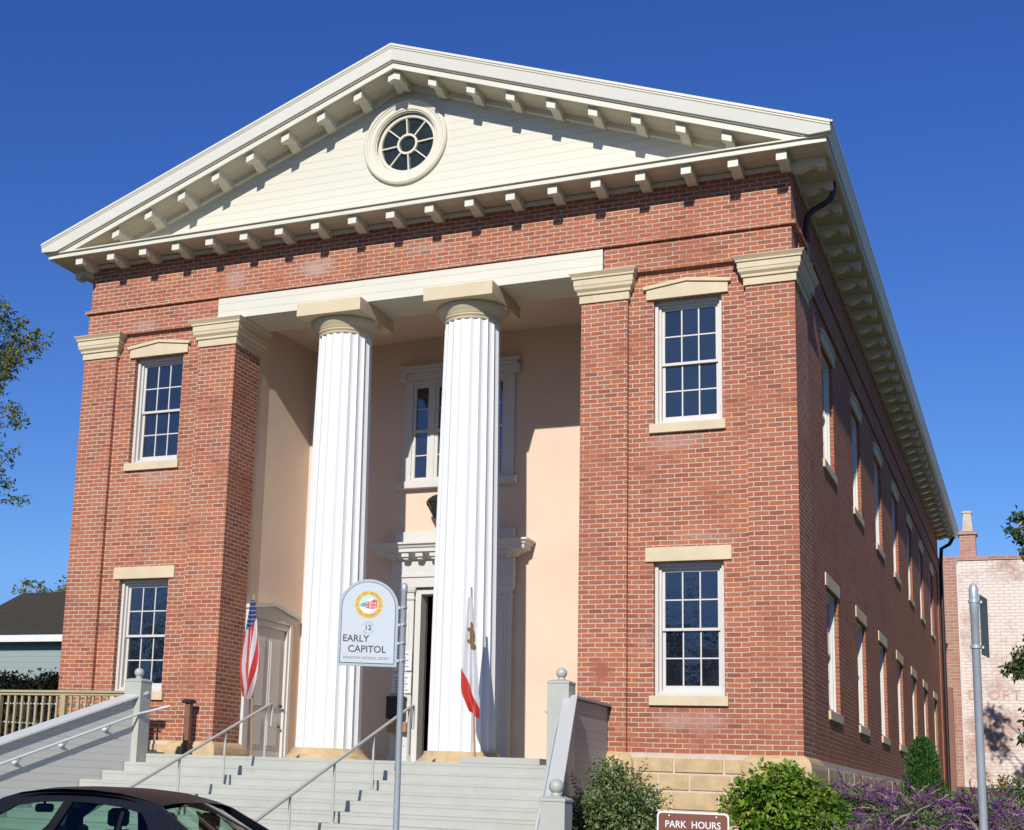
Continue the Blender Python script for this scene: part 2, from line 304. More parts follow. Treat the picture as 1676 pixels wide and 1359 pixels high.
# ------------------------------------------------------------------ mesh builder
class MB:
    def __init__(s, uy=1.0): s.v = []; s.f = []; s.mi = []; s.uy = uy; s.var = []; s.cm = 0; s.cv = .5; s.smooth = set()
    def face(s, pts):
        i = len(s.v); s.v += [tuple(p) for p in pts]; s.f.append(tuple(range(i, i+len(pts)))); s.mi.append(s.cm); s.var.append(s.cv)
    def mesh(s, verts, faces, smooth=False):
        i = len(s.v); s.v += [tuple(p) for p in verts]
        for f in faces:
            if smooth: s.smooth.add(len(s.f))
            s.f.append(tuple(i+k for k in f)); s.mi.append(s.cm); s.var.append(s.cv)
    def box(s, x0, x1, y0, y1, z0, z1):
        V = [(x0, y0, z0), (x1, y0, z0), (x1, y1, z0), (x0, y1, z0), (x0, y0, z1), (x1, y0, z1), (x1, y1, z1), (x0, y1, z1)]
        s.mesh(V, [(0, 3, 2, 1), (4, 5, 6, 7), (0, 1, 5, 4), (1, 2, 6, 5), (2, 3, 7, 6), (3, 0, 4, 7)])
    def obox(s, c, ux, uy, uz, hx, hy, hz):
        c, ux, uy, uz = Vector(c), Vector(ux), Vector(uy), Vector(uz)
        V = [c + ux*a*hx + uy*b*hy + uz*d*hz for d in (-1, 1) for a, b in ((-1, -1), (1, -1), (1, 1), (-1, 1))]
        s.mesh(V, [(0, 3, 2, 1), (4, 5, 6, 7), (0, 1, 5, 4), (1, 2, 6, 5), (2, 3, 7, 6), (3, 0, 4, 7)])
    def frusta(s, prof, x0, x1, y0, y1):
        """stacked rectangles: prof = [(z, offset)]"""
        V = []; F = []
        for z, o in prof: V += [(x0-o, y0-o, z), (x1+o, y0-o, z), (x1+o, y1+o, z), (x0-o, y1+o, z)]
        n = len(prof)
        for i in range(n-1):
            for k in range(4): F.append((4*i+k, 4*i+(k+1) % 4, 4*i+4+(k+1) % 4, 4*i+4+k))
        F += [(3, 2, 1, 0), tuple(4*(n-1)+k for k in range(4))]
        s.mesh(V, F)
    def prism(s, poly, y0, y1, fn=None):
        """polygon in (x, z), counter-clockwise seen from -y, extruded from y0 to y1; fn maps (x, y, z)"""
        g = fn or (lambda x, y, z: (x, y, z)); n = len(poly)
        V = [g(x, y0, z) for x, z in poly] + [g(x, y1, z) for x, z in poly]
        s.mesh(V, [tuple(range(n)), tuple(range(2*n-1, n-1, -1))] + [((i+1) % n, i, n+i, n+(i+1) % n) for i in range(n)])
    def tube(s, pts, r, n=8, smooth=True, caps=True):
        pts = [Vector(p) for p in pts]; rr = r if isinstance(r, (list, tuple)) else [r]*len(pts)
        V = []; F = []; up = None
        for i, p in enumerate(pts):
            d = (pts[min(i+1, len(pts)-1)] - pts[max(i-1, 0)]).normalized()
            if up is None: up = d.orthogonal().normalized()
            up = (up - d*up.dot(d)); up = up.normalized() if up.length > 1e-6 else d.orthogonal().normalized()
            w = d.cross(up)
            for k in range(n):
                a = 2*math.pi*k/n; V.append(p + (up*math.cos(a) + w*math.sin(a))*rr[i])
        for i in range(len(pts)-1):
            for k in range(n): F.append((i*n+k, i*n+(k+1) % n, (i+1)*n+(k+1) % n, (i+1)*n+k))
        s.mesh(V, F, smooth)
        if caps:
            m = (len(pts)-1)*n
            s.mesh(V[:n], [tuple(range(n-1, -1, -1))]); s.mesh(V[m:], [tuple(range(n))])
    def lathe(s, prof, cx, cy, n=32, smooth=True, sy=1.0):
        V = []; F = []
        for r, z in prof:
            for k in range(n):
                a = 2*math.pi*k/n; V.append((cx+r*math.cos(a), cy+r*math.sin(a)*sy, z))
        for i in range(len(prof)-1):
            for k in range(n): F.append((i*n+k, i*n+(k+1) % n, (i+1)*n+(k+1) % n, (i+1)*n+k))
        s.mesh(V, F, smooth)
        s.mesh(V[:n], [tuple(range(n-1, -1, -1))]); s.mesh(V[-n:], [tuple(range(n))])
    def ball(s, c, r, n=16):
        prof = [(max(.0005, r*math.sin(math.pi*i/10)), c[2]-r*math.cos(math.pi*i/10)) for i in range(11)]
        s.lathe(prof, c[0], c[1], n)
    def panel(s, axis, pos, a0, a1, z0, z1, holes=(), depth=.2, sgn=1):
        """wall sheet on plane axis=pos with rectangular holes and reveals going inwards (sgn)"""
        A = sorted({a0, a1, *[h[0] for h in holes], *[h[1] for h in holes]}); Z = sorted({z0, z1, *[h[2] for h in holes], *[h[3] for h in holes]})
        P = (lambda a, d, z: (a, pos+d*sgn, z)) if axis == 'y' else (lambda a, d, z: (pos+d*sgn, a, z))
        for i in range(len(A)-1):
            for j in range(len(Z)-1):
                ca, cz = (A[i]+A[i+1])/2, (Z[j]+Z[j+1])/2
                if any(h[0] < ca < h[1] and h[2] < cz < h[3] for h in holes): continue
                s.face([P(A[i], 0, Z[j]), P(A[i+1], 0, Z[j]), P(A[i+1], 0, Z[j+1]), P(A[i], 0, Z[j+1])])
        for h in holes:
            for (p, q) in (((h[0], h[2]), (h[0], h[3])), ((h[1], h[2]), (h[1], h[3])), ((h[0], h[2]), (h[1], h[2])), ((h[0], h[3]), (h[1], h[3]))):
                s.face([P(p[0], 0, p[1]), P(q[0], 0, q[1]), P(q[0], depth, q[1]), P(p[0], depth, p[1])])
    def text(s, body, size, org, ux, uz, align='CENTER', sx=1.0):
        V, F = text_geo(body, size, align); org, ux, uz = Vector(org), Vector(ux), Vector(uz)
        s.mesh([org + ux*x*sx + uz*y for x, y in V], F)
    def build(s, name, mat, parent=None, bevel=0, recalc=False):
        L = world_off(parent)
        me = bpy.data.meshes.new(name)
        me.from_pydata([(x-L[0], y-L[1], z-L[2]) for x, y, z in s.v], [], s.f)
        mats = mat if isinstance(mat, (list, tuple)) else [mat]
        for m_ in mats: me.materials.append(m_)
        me.polygons.foreach_set('material_index', s.mi)
        if s.smooth: me.polygons.foreach_set('use_smooth', [i in s.smooth for i in range(len(s.f))])
        me.update()
        nv = len(s.v); co = np.array(s.v, float).reshape(-1, 3)
        lv = np.empty(len(me.loops), int); me.loops.foreach_get('vertex_index', lv)
        nr = np.empty(len(me.polygons)*3); me.polygons.foreach_get('normal', nr); nr = np.abs(nr.reshape(-1, 3))
        lt = np.empty(len(me.polygons), int); me.polygons.foreach_get('loop_total', lt)
        ax = np.repeat(np.argmax(nr - np.array([0, 1e-4, 2e-4]), 1), lt); p = co[lv]
        u = np.where(ax == 0, p[:, 1]*s.uy, p[:, 0]); v = np.where(ax == 2, p[:, 1], p[:, 2])
        uv = np.stack([u + 93.32, v + 79.3*1.0 - .80], 1)
        ul = me.uv_layers.new(name='UVMap'); ul.data.foreach_set('uv', uv.ravel())
        at = me.attributes.new('leafvar', 'FLOAT', 'FACE'); at.data.foreach_set('value', s.var)
        if recalc:
            bm = bmesh.new(); bm.from_mesh(me); bmesh.ops.recalc_face_normals(bm, faces=bm.faces); bm.to_mesh(me); bm.free()
        o = bpy.data.objects.new(name, me); COL.objects.link(o)
        if parent: o.parent = parent
        if bevel:
            b = o.modifiers.new('edge', 'BEVEL'); b.width = bevel; b.segments = 2; b.limit_method = 'ANGLE'; b.angle_limit = R(40)
        return o
def world_off(o):
    L = Vector((0, 0, 0))
    while o is not None: L += o.location; o = o.parent
    return L
_tc = {}
def text_geo(body, size, align='CENTER'):
    key = (body, size, align)
    if key in _tc: return _tc[key]
    cu = bpy.data.curves.new('t', 'FONT'); cu.body = body; cu.size = size; cu.align_x = align; cu.align_y = 'CENTER'; cu.resolution_u = 3; cu.offset = size*.014
    ob = bpy.data.objects.new('t', cu); COL.objects.link(ob)
    bpy.context.view_layer.update()
    dg = bpy.context.evaluated_depsgraph_get(); ev = ob.evaluated_get(dg); me = ev.to_mesh()
    V = [(v.co.x, v.co.y) for v in me.vertices]; F = [tuple(p.vertices) for p in me.polygons]
    ev.to_mesh_clear(); bpy.data.objects.remove(ob); bpy.data.curves.remove(cu)
    _tc[key] = (V, F); return V, F

def thing(name, label, cat, loc=(0, 0, 0), group=None):
    o = bpy.data.objects.new(name, None); COL.objects.link(o); o.location = loc; o.empty_display_size = .2
    return tag(o, label, cat, group)
def tag(o, label, cat, group=None):
    o['label'] = label; o['category'] = cat
    if group: o['group'] = group
    return o
def structure(o): o['kind'] = 'structure'; return o

# ------------------------------------------------------------------ ground
def gz(x, y):
    def lerp(a, b, t): return a + (b-a)*max(0, min(1, t))
    z = lerp(-1.55, -.62, (y+7.2)/6.0)
    return lerp(z, 1.05, (y-4)/36.0) if y > 4 else z
m = MB(); ys = [-400, -60, -30, -16, -9, -7.3, -6, -4.5, -3, -1.2, 0, 2, 4, 8, 14, 20, 28, 34, 40, 60, 120, 500]; xs = [-500, -120, -60, -30, -15, -8, -4, 0, 4, 8, 15, 30, 60, 120, 500]
V = [(x, y, gz(x, y)) for y in ys for x in xs]; n = len(xs)
m.mesh(V, [(j*n+i, j*n+i+1, (j+1)*n+i+1, (j+1)*n+i) for j in range(len(ys)-1) for i in range(n-1)], True)
structure(m.build('ground', M['lawn']))
m = MB(); m.box(-400, 400, -30, -10.36, -1.75, -1.496); structure(m.build('road', M['asphalt']))
m = MB(); m.box(-400, 400, -10.18, -7.45, -1.7, -1.39); structure(m.build('pavement', M['concrete'], bevel=.01))
m = MB(); m.box(-400, 400, -10.36, -10.184, -1.7, -1.385); structure(m.build('kerb', M['concrete'], bevel=.02))

# ------------------------------------------------------------------ the capitol
XA, XB, XC, XD, ZB = 6.99, 6.21, 4.25, 3.44, .80
YEND = 35.0; XS = 6.95; US = .745
cap = thing('capitol_building', 'two-storey red brick capitol with a cream pediment and two white fluted columns', 'building', (0, 0, .5))
WZ = ((1.70, 3.86), (6.165, 8.325)); WX = (4.67, 5.80)
SWY = [4.02, 8.45, 12.83, 17.17, 21.67, 26.05, 30.68]; SW = .757
# front brickwork
m = MB()
for s in (-1, 1):
    hs = [(min(s*WX[0], s*WX[1]), max(s*WX[0], s*WX[1]), a, b) for a, b in WZ]
    m.panel('y', .09, min(s*4.2, s*6.25), max(s*4.2, s*6.25), ZB, 8.84, hs, .36)
    a, b = sorted((s*3.84, s*6.955)); m.box(a, b, .0, .5, 8.83, 9.335)            # plain brick course above the pilasters
m.box(-7.03, 7.03, -.055, .4, 9.335, 9.405)
m.box(-6.95, 6.95, .03, .45, 9.405, 10.40)
m.build('front_wall', M['brick'], cap)
# side brickwork
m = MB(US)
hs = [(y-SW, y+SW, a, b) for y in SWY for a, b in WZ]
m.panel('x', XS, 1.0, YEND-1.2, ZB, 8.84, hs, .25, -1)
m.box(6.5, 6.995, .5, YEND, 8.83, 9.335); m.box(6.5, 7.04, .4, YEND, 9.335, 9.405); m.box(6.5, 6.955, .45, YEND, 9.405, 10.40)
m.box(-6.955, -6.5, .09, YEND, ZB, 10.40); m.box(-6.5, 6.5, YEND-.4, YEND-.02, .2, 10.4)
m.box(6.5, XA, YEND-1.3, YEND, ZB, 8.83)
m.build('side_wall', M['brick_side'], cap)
# pilasters with stone capitals and bases
CP = [(8.37, .03), (8.505, .03), (8.51, .06), (8.555, .06), (8.56, .065), (8.60, .10), (8.655, .105), (8.66, .115), (8.765, .115), (8.77, .14), (8.80, .14), (8.815, .15), (8.86, .185), (8.87, .185)]
for s in (-1, 1):
    for (xa, xb, yb, top) in ((XB, XA, 1.34, 8.84), (XD, XC, .95, 8.88)):
        a, b = sorted((s*xa, s*xb)); m = MB(US if yb > 1 else .9); m.box(a, b, 0, yb, ZB, 8.385)
        pl = m.build('pilaster', M['brick'], cap)
        k = (top-8.37)/.5; m = MB(); m.frusta([(8.37+(z-8.37)*k, o) for z, o in CP], a, b, 0, yb); m.build('capital', M['sandstone'], pl, bevel=.004)
        m = MB(); m.frusta([(-.9, .13), (.62, .13), (.70, .115), (.76, .08), (.80, .03)], a, b, 0, yb); m.build('plinth', M['rawstone'], pl, bevel=.02)
# stone foundation with raised joints
st = random.Random(4); m = MB(); mj = MB()
def ashlar(x0, x1, y, z0, z1, axis='y', xf=None):
    z = z1; row = 0
    while z > z0:
        h = st.choice([.25, .27, .30]); x = x0 - st.random()*.4
        while x < x1:
            w = st.uniform(.42, .78); a, b = max(x, x0), min(x+w, x1)
            if b-a > .08:
                j = .016; p = st.uniform(-.006, .006)
                if axis == 'y': m.box(a+j, b-j, y-.032+p, y+.2, z-h+j, z-j)
                else: m.box(xf-.2, xf+.045+p, a+j, b-j, z-h+j, z-j)
            x += w
        z -= h
ashlar(3.4, 7.0, -.02, -1.2, .74); f = m.build('foundation', M['rawstone'], cap, bevel=.012)
m = MB(); ashlar(-7.0, -3.4, -.02, -1.2, .74); m.build('foundation', M['rawstone'], cap, bevel=.012)
m = MB(); ashlar(1.3, YEND, 0, -1.0, .70, 'x', XS+.05); m.build('foundation', M['rawstone'], cap, bevel=.012)
mj.box(3.4, 7.0, -.03, .3, -1.2, .795); mj.box(-7.0, -3.4, -.03, .3, -1.2, .795); mj.box(XS-.3, XS+.055, 1.3, YEND, -1.2, .795); mj.box(-3.4, 3.4, 2.2, 3.1, -1.2, .4)
mj.build('mortar_bed', simple('pale_lime_mortar', (.62, .53, .42), .9, .12, 5, 40, .4), f)

# porch recess
m = MB()
for s in (-1, 1):
    P = [(3.445, .93), (3.50, 1.5), (3.40, 3.2)] if s < 0 else [(3.445, .93), (3.44, 3.2)]  # left wall bent to put its lit and shaded parts into the shape
    for (xa, ya), (xb, yb) in zip(P[:-1], P[1:]): m.face([(s*xa, ya, .4), (s*xb, yb, .4), (s*xb, yb, 9.3), (s*xa, ya, 9.3)])
WC = -.04
m.panel('y', 3.15, -3.5, 3.5, .4, 9.3, [(WC-1.02, WC+1.02, 6.19, 8.23), (-.72, .62, .4, 3.96)], .3)
m.face([(-3.6, .9, 9.15), (3.6, .9, 9.15), (3.6, 3.3, 9.15), (-3.6, 3.3, 9.15)])
m.build('porch_wall', M['stucco'], cap)
m = MB(); m.box(-3.87, 3.815, -.02, .95, 8.885, 9.325); m.box(-3.5, 3.5, .94, 1.06, 9.0, 9.2)
m.build('architrave', M['cream_boards'], cap, bevel=.006)
PXH = -2.40
# dim hall behind the door
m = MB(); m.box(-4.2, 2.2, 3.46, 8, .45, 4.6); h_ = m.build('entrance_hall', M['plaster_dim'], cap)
bm = bmesh.new(); bm.from_mesh(h_.data)
bmesh.ops.delete(bm, geom=[f for f in bm.faces if abs(f.calc_center_median().y - 3.46) < .01], context='FACES'); bm.to_mesh(h_.data); bm.free()
m = MB(); m.box(PXH-.22, PXH+.22, 7.93, 7.97, 1.75, 3.05); fr = m.build('picture_frame', M['iron'], h_)
m = MB(); m.box(PXH-.15, PXH+.15, 7.90, 7.925, 1.85, 2.95); m.build('wainscot_print', M['picture'], h_)

# ---- windows (one set of meshes, copied)
def window_meshes():
    w, h = 1.13, 2.16; H = {}
    def ring(m, x0, x1, z0, z1, t, y0, y1, tb=None):
        tb = tb or t
        m.box(x0, x0+t, y0, y1, z0, z1); m.box(x1-t, x1, y0, y1, z0, z1)
        m.box(x0+t, x1-t, y0, y1, z1-t, z1); m.box(x0+t, x1-t, y0, y1, z0, z0+tb)
    m = MB(); ring(m, -w/2, w/2, 0, h, .055, .105, .34); ring(m, -w/2+.055, w/2-.055, .055, h-.055, .04, .165, .34); H['frame'] = m
    for nm, z0, z1, y0, bot in (('sash_up', h/2-.02, h-.095, .215, .045), ('sash_low', .095, h/2+.025, .255, .085)):
        m = MB(); x0, x1 = -w/2+.095, w/2-.095; ring(m, x0, x1, z0, z1, .045, y0, y0+.04, bot)
        gx0, gx1, gz0, gz1 = x0+.045, x1-.045, z0+bot, z1-.045
        for k in (1, 2): c = gx0+(gx1-gx0)*k/3; m.box(c-.011, c+.011, y0+.006, y0+.034, gz0, gz1)
        c = (gz0+gz1)/2
        for k in range(3):
            a = gx0+(gx1-gx0)*k/3 + (.011 if k else 0); b = gx0+(gx1-gx0)*(k+1)/3 - (.011 if k < 2 else 0)
            m.box(a, b, y0+.006, y0+.034, c-.011, c+.011)
        H[nm] = m
        H['pane_'+nm] = (gx0, gx1, gz0, gz1, y0+.02)
    m = MB(); m.box(-.625, .625, -.065, .33, -.155, -.003); H['sill'] = m
    m = MB(); m.box(-.695, .695, -.035, .15, .004+h, h+.235); H['lintel'] = m
    m = MB(); pr = [(-.68, h+.004), (.68, h+.004), (.68, h+.175), (0, h+.262), (-.68, h+.175)]
    m.prism(pr, -.05, .15)
    m.prism([(-.73, h+.178), (-.68, h+.178), (0, h+.265), (.68, h+.178), (.73, h+.178), (.735, h+.232), (0, h+.325), (-.735, h+.232)], -.082, .15); H['hood'] = m
    return H
WM = window_meshes()
PROTO = {}; prg = random.Random(9)
def make_window(hood, loc, rotz=0, sx=1.0):
    key = hood
    def mk(part, name, mat, parent, bev=0):
        k = (part, hood)
        if part in PROTO:
            o = bpy.data.objects.new(name, PROTO[part].data); COL.objects.link(o); o.parent = parent
            if bev:
                b = o.modifiers.new('edge', 'BEVEL'); b.width = bev; b.segments = 2; b.limit_method = 'ANGLE'
            return o
        o = WM[part].build(name, mat, None, bevel=bev); o.parent = parent; PROTO[part] = o; return o
    fr = mk('frame', 'window', M['sash'], cap, .003)
    fr.location = Vector(loc) - cap.location; fr.rotation_euler = (0, 0, rotz); fr.scale = (sx, 1, 1)
    mk('sash_up', 'sash', M['sash'], fr); mk('sash_low', 'sash', M['sash'], fr)
    for nm in ('pane_sash_up', 'pane_sash_low'):
        gx0, gx1, gz0, gz1, yg = WM[nm]; m = MB()
        for i in range(3):
            for j in range(2):
                x0, x1, z0, z1 = gx0+(gx1-gx0)*i/3, gx0+(gx1-gx0)*(i+1)/3, gz0+(gz1-gz0)*j/2, gz0+(gz1-gz0)*(j+1)/2
                a, b_, o = prg.gauss(0, .0022), prg.gauss(0, .0022), -93.3*0
                m.face([(x0, yg-a-b_, z0), (x1, yg+a-b_, z0), (x1, yg+a+b_, z1), (x0, yg-a+b_, z1)])
        pn_ = m.build('pane', M['pane'], None); pn_.parent = fr
        ul = pn_.data.uv_layers[0].data; du, dv = prg.uniform(0, 40), prg.uniform(0, 40)
        for l_ in ul: l_.uv = (l_.uv[0]+du, l_.uv[1]+dv)
    mk('sill', 'sill', M['sandstone'], fr, .006)
    if hood: mk('hood', 'hood', M['sandstone'], fr, .005)
    else: mk('lintel', 'lintel', M['sandstone'], fr, .006)
    return fr
for s in (-1, 1):
    for i, (a, b) in enumerate(WZ): make_window(i == 1, (s*5.235, .09, a))
for y in SWY:
    for i, (a, b) in enumerate(WZ): make_window(i == 1, (XS, y, a), R(90), 1.34).scale[1] = .62

# ---- porch window above the door
m = MB(); c = WC
m.box(c-1.19, c-1.0, 3.09, 3.2, 6.17, 8.28); m.box(c+1.0, c+1.19, 3.09, 3.2, 6.17, 8.28); m.box(c-1.0, c+1.0, 3.09, 3.2, 8.2, 8.28)
pw = m.build('porch_window', M['trim'], cap, bevel=.005)
m = MB(); m.box(c-1.19, c+1.19, 3.08, 3.2, 8.285, 8.45); m.box(c-1.25, c+1.25, 3.02, 3.2, 8.452, 8.51); m.box(c-1.30, c+1.30, 2.98, 3.2, 8.512, 8.575)
for s in (-1, 1): m.box(c+s*1.22-.08, c+s*1.22+.08, 3.03, 3.2, 8.28, 8.45)
m.build('window_cornice', M['trim'], pw, bevel=.006)
m = MB(); m.box(c-1.27, c+1.27, 3.0, 3.2, 6.02, 6.165); m.build('sill', M['trim'], pw, bevel=.006)
m = MB(); mg = MB()
for x0, x1 in ((c-1.0, c-.60), (c-.51, c+.51), (c+.60, c+1.0)):
    t = .07; m.box(x0, x0+t, 3.12, 3.19, 6.17, 8.2); m.box(x1-t, x1, 3.12, 3.19, 6.17, 8.2); m.box(x0+t, x1-t, 3.12, 3.19, 8.13, 8.2); m.box(x0+t, x1-t, 3.12, 3.19, 6.17, 6.25); m.box(x0+t, x1-t, 3.115, 3.19, 7.18, 7.24)
    for z in (6.71, 7.68): m.box(x0+t, x1-t, 3.135, 3.175, z-.012, z+.012)
    if x1-x0 > .6: m.box(c-.012, c+.012, 3.135, 3.175, 6.25, 8.13)
    mg.face([(x0+.03, 3.16, 6.2), (x1-.03, 3.16, 6.2), (x1-.03, 3.16, 8.17), (x0+.03, 3.16, 8.17)])
m.box(c-.60, c-.51, 3.10, 3.2, 6.17, 8.2); m.box(c+.51, c+.60, 3.10, 3.2, 6.17, 8.2)
m.build('sash', M['trim'], pw, bevel=.003); mg.build('pane', M['pane'], pw)

# ---- main door surround
m = MB(); c = -.045
m.box(c-1.26, c+1.26, 3.02, 3.16, 4.86, 5.13); m.box(c-1.28, c+1.28, 2.97, 3.16, 4.00, 4.55)
m.box(c-1.30, c+1.30, 2.94, 3.16, 4.20, 4.235); m.box(c-1.27, c+1.27, 2.955, 3.16, 4.235, 4.27)
ds = m.build('door_surround', M['trim'], cap, bevel=.005)
m = MB(); m.frusta([(4.55, -.25), (4.60, -.20), (4.66, -.05), (4.665, 0), (4.74, 0), (4.75, .03), (4.80, .05), (4.81, .09), (4.85, .09)], c-1.58, c+1.58, 2.70, 3.4)
for i in range(9): x = c-1.2+i*.3; m.box(x-.075, x+.075, 2.74, 3.0, 4.575, 4.66); m.box(x-.05, x+.05, 2.78, 3.0, 4.53, 4.575)
m.build('door_cornice', M['trim'], ds, bevel=.004)
for s in (-1, 1):
    m = MB(); a, b = sorted((c+s*.80, c+s*1.23))
    m.box(a, b, 3.03, 3.16, .52, 3.75); m.box(a+.09, b-.09, 3.015, 3.1, .9, 3.55); m.box(a+.14, b-.14, 3.0, 3.1, .95, 3.5)
    m.frusta([(3.75, .0), (3.78, .02), (3.80, .02), (3.82, 0), (3.90, 0), (3.91, .03), (3.97, .05), (3.998, .05)], a, b, 3.02, 3.3); m.box(a-.03, b+.03, 3.0, 3.16, .51, .72)
    m.build('door_pilaster', M['trim'], ds, bevel=.004)
m = MB(); m.box(c-.78, c-.66, 3.06, 3.34, .5, 3.98); m.box(c+.62, c+.78, 3.06, 3.34, .5, 3.98); m.box(c-.66, c+.62, 3.06, 3.34, 3.87, 3.98)
m.build('door_frame', M['trim'], ds, bevel=.006)

# ---- side door on the left porch wall
m = MB(); X = -3.455
m.box(X, X+.07, .97, 1.16, .51, 3.22); m.box(X, X+.07, 2.55, 2.80, .51, 3.22); m.box(X, X+.07, 1.16, 2.55, 3.10, 3.22)
m.box(X, X+.10, 2.63, 2.74, .51, 3.22)
sd = m.build('porch_side_door', M['trim'], cap, bevel=.006)
m = MB()
fn = lambda a, d, z: (X + d, a, z)
m.prism([(.98, 3.225), (2.92, 3.225), (2.92, 3.36), (1.9, 3.52), (.98, 3.36)], .0, .09, fn)
m.prism([(.97, 3.385), (1.9, 3.525), (2.98, 3.365), (2.98, 3.44), (1.9, 3.60), (.97, 3.46)], .0, .15, fn)
m.build('door_hood', M['trim'], sd)
m = MB(); m.box(X-.02, X+.02, 1.16, 2.55, .51, 3.10)
for y0, y1 in ((1.30, 1.76), (1.92, 2.40)):
    for z0, z1 in ((.75, 1.35), (1.5, 2.9)):
        m.box(X+.02, X+.032, y0, y1, z0, z1); m.box(X+.03, X+.045, y0+.05, y1-.05, z0+.06, z1-.06)
dd = m.build('door_leaf', M['trim'], sd, bevel=.004)
m = MB(); m.ball((X+.07, 2.42, 1.60), .035, 10); m.ball((X+.05, 2.42, 1.2), .025, 10); m.build('door_knob', M['iron'], dd)

# ---- columns
NF = 20; SEG = 7
for s in (-1, 1):
    cx, cy = s*1.28, .42
    m = MB(); zs = np.linspace(.73, 8.36, 13); V = []; F = []; n = NF*SEG
    for z in zs:
        t = (z-.73)/7.63; r = .585 - .085*t - .018*math.sin(math.pi*t)*(-1)*.6
        for k in range(n):
            a = 2*math.pi*k/n; d = abs(math.sin(a*NF/2)); V.append((cx+(r-.037*d*r/.55)*math.cos(a), cy+(r-.037*d*r/.55)*math.sin(a), z))
    for i in range(len(zs)-1):
        for k in range(n): F.append((i*n+k, i*n+(k+1) % n, (i+1)*n+(k+1) % n, (i+1)*n+k))
    m.mesh(V, F); m.mesh(V[-n:], [tuple(range(n))])
    col = m.build('column', M['column'], cap)
    m = MB(); m.lathe([(.50, 8.34), (.515, 8.365), (.515, 8.395), (.535, 8.40), (.54, 8.42), (.53, 8.425), (.55, 8.43), (.555, 8.45), (.59, 8.49), (.64, 8.56), (.655, 8.60), (.64, 8.632)], cx, cy, 48)
    m.build('echinus', M['sandstone'], col)
    m = MB(); m.box(cx-.655, cx+.655, -.36, 1.13, 8.63, 8.878); m.build('abacus', M['sandstone'], col, bevel=.006)
    m = MB(); m.lathe([(.80, .50), (.79, .56), (.70, .62), (.655, .68), (.645, .735)], cx, cy, 48); m.build('column_base', M['rawstone'], col)

# ---- cornices, pediment and roof
YF, XE, Z0, Z1 = -.64, 7.61, 10.385, 10.475
m = MB(); m.cm = 0
m.box(-XE, XE, YF, YF+.05, Z0, Z1); m.box(-XE-.02, XE+.02, YF-.042, YF+.05, Z1, Z1+.028)
m.face([(-XE-.02, YF-.02, Z1+.029), (XE+.02, YF-.02, Z1+.029), (XE+.02, .03, Z1+.06), (-XE-.02, .03, Z1+.06)])
for s in (-1, 1): a, b = sorted((s*XE, s*(XE-.05))); m.box(a, b, YF+.05, YEND+.5, Z0, Z1)
m.box(-6.97, 6.97, -.02, .03, Z0-.07, Z0); m.box(6.955, 7.0, .0, YEND, Z0-.07, Z0)
cor = m.build('cornice', M['cream'], cap, bevel=.004)
m = MB(); m.face([(-XE+.04, YF+.04, Z0+.012), (XE-.04, YF+.04, Z0+.012), (XE-.04, .05, Z0+.012), (-XE+.04, .05, Z0+.012)])
for s in (-1, 1): a, b = sorted((s*6.9, s*(XE-.04))); m.face([(a, .05, Z0+.012), (b, .05, Z0+.012), (b, YEND+.45, Z0+.012), (a, YEND+.45, Z0+.012)])
m.build('soffit', M['soffit'], cor)
# gutters along the eaves
m = MB()
for s in (-1, 1):
    P = [(XE+.005, Z1), (XE+.03, Z1+.01), (XE+.045, Z1+.06), (XE+.08, Z1+.12), (XE+.10, Z1+.165), (XE+.105, Z1+.19)]
    for (xa, za), (xb, zb) in zip(P[:-1], P[1:]): m.face([(s*xa, YF-.10, za), (s*xa, YEND+.5, za), (s*xb, YEND+.5, zb), (s*xb, YF-.10, zb)])
    a, b = sorted((s*(XE+.08), s*(XE+.112))); m.box(a, b, YF-.12, YEND+.5, Z1+.175, Z1+.205)
gut = m.build('gutter', M['rake_band'], cap)
# raking cornice: profile in (y, dz below the roof line), swept up both slopes and mitred at the ridge
ZR, ZRE, XR = 13.545, 10.66, 7.69; SL = (ZR-ZRE)/XR
def sweep(prof, mat, name, parent, closed=False, zclip=Z1+.026, xe=XR):
    m = MB(); NX = 24
    for s in (-1, 1):
        for (ya, da), (yb, db) in zip(prof[:-1], prof[1:]):
            for i in range(NX):
                x0, x1 = xe*i/NX, xe*(i+1)/NX
                q = [(s*x0, ya, ZR-SL*x0+da), (s*x1, ya, ZR-SL*x1+da), (s*x1, yb, ZR-SL*x1+db), (s*x0, yb, ZR-SL*x0+db)]
                m.face(q if s > 0 else q[::-1])
    o = m.build(name, mat, parent)
    bm = bmesh.new(); bm.from_mesh(o.data); L = world_off(parent)
    bmesh.ops.remove_doubles(bm, verts=bm.verts, dist=.0005)
    bmesh.ops.bisect_plane(bm, geom=bm.verts[:]+bm.edges[:]+bm.faces[:], plane_co=(0, 0, zclip-L.z), plane_no=(0, 0, -1), clear_outer=True)
    bm.to_mesh(o.data); bm.free(); return o
rk = sweep([(-.40, .005), (-.815, .005), (-.815, -.04), (-.80, -.045), (-.80, -.075)], M['cream'], 'raking_cornice', cap)
sweep([(-.795, -.075), (-.785, -.09), (-.740, -.268), (-.735, -.285), (-.72, -.285)], M['rake_band'], 'cyma_band', rk)
sweep([(-.72, -.285), (-.70, -.295), (-.70, -.31), (-.665, -.312), (-.665, -.425), (-.63, -.425)], M['cream'], 'corona', rk)
sweep([(-.635, -.42), (.04, -.42)], M['soffit'], 'rake_soffit', rk)
sweep([(-.03, -.42), (-.03, -.52), (.0, -.535), (.03, -.54)], M['cream'], 'bed_moulding', rk)
m = MB(); zc = Z1+.027; st_ = []
x = (zc-ZR-.0+.0)/-SL
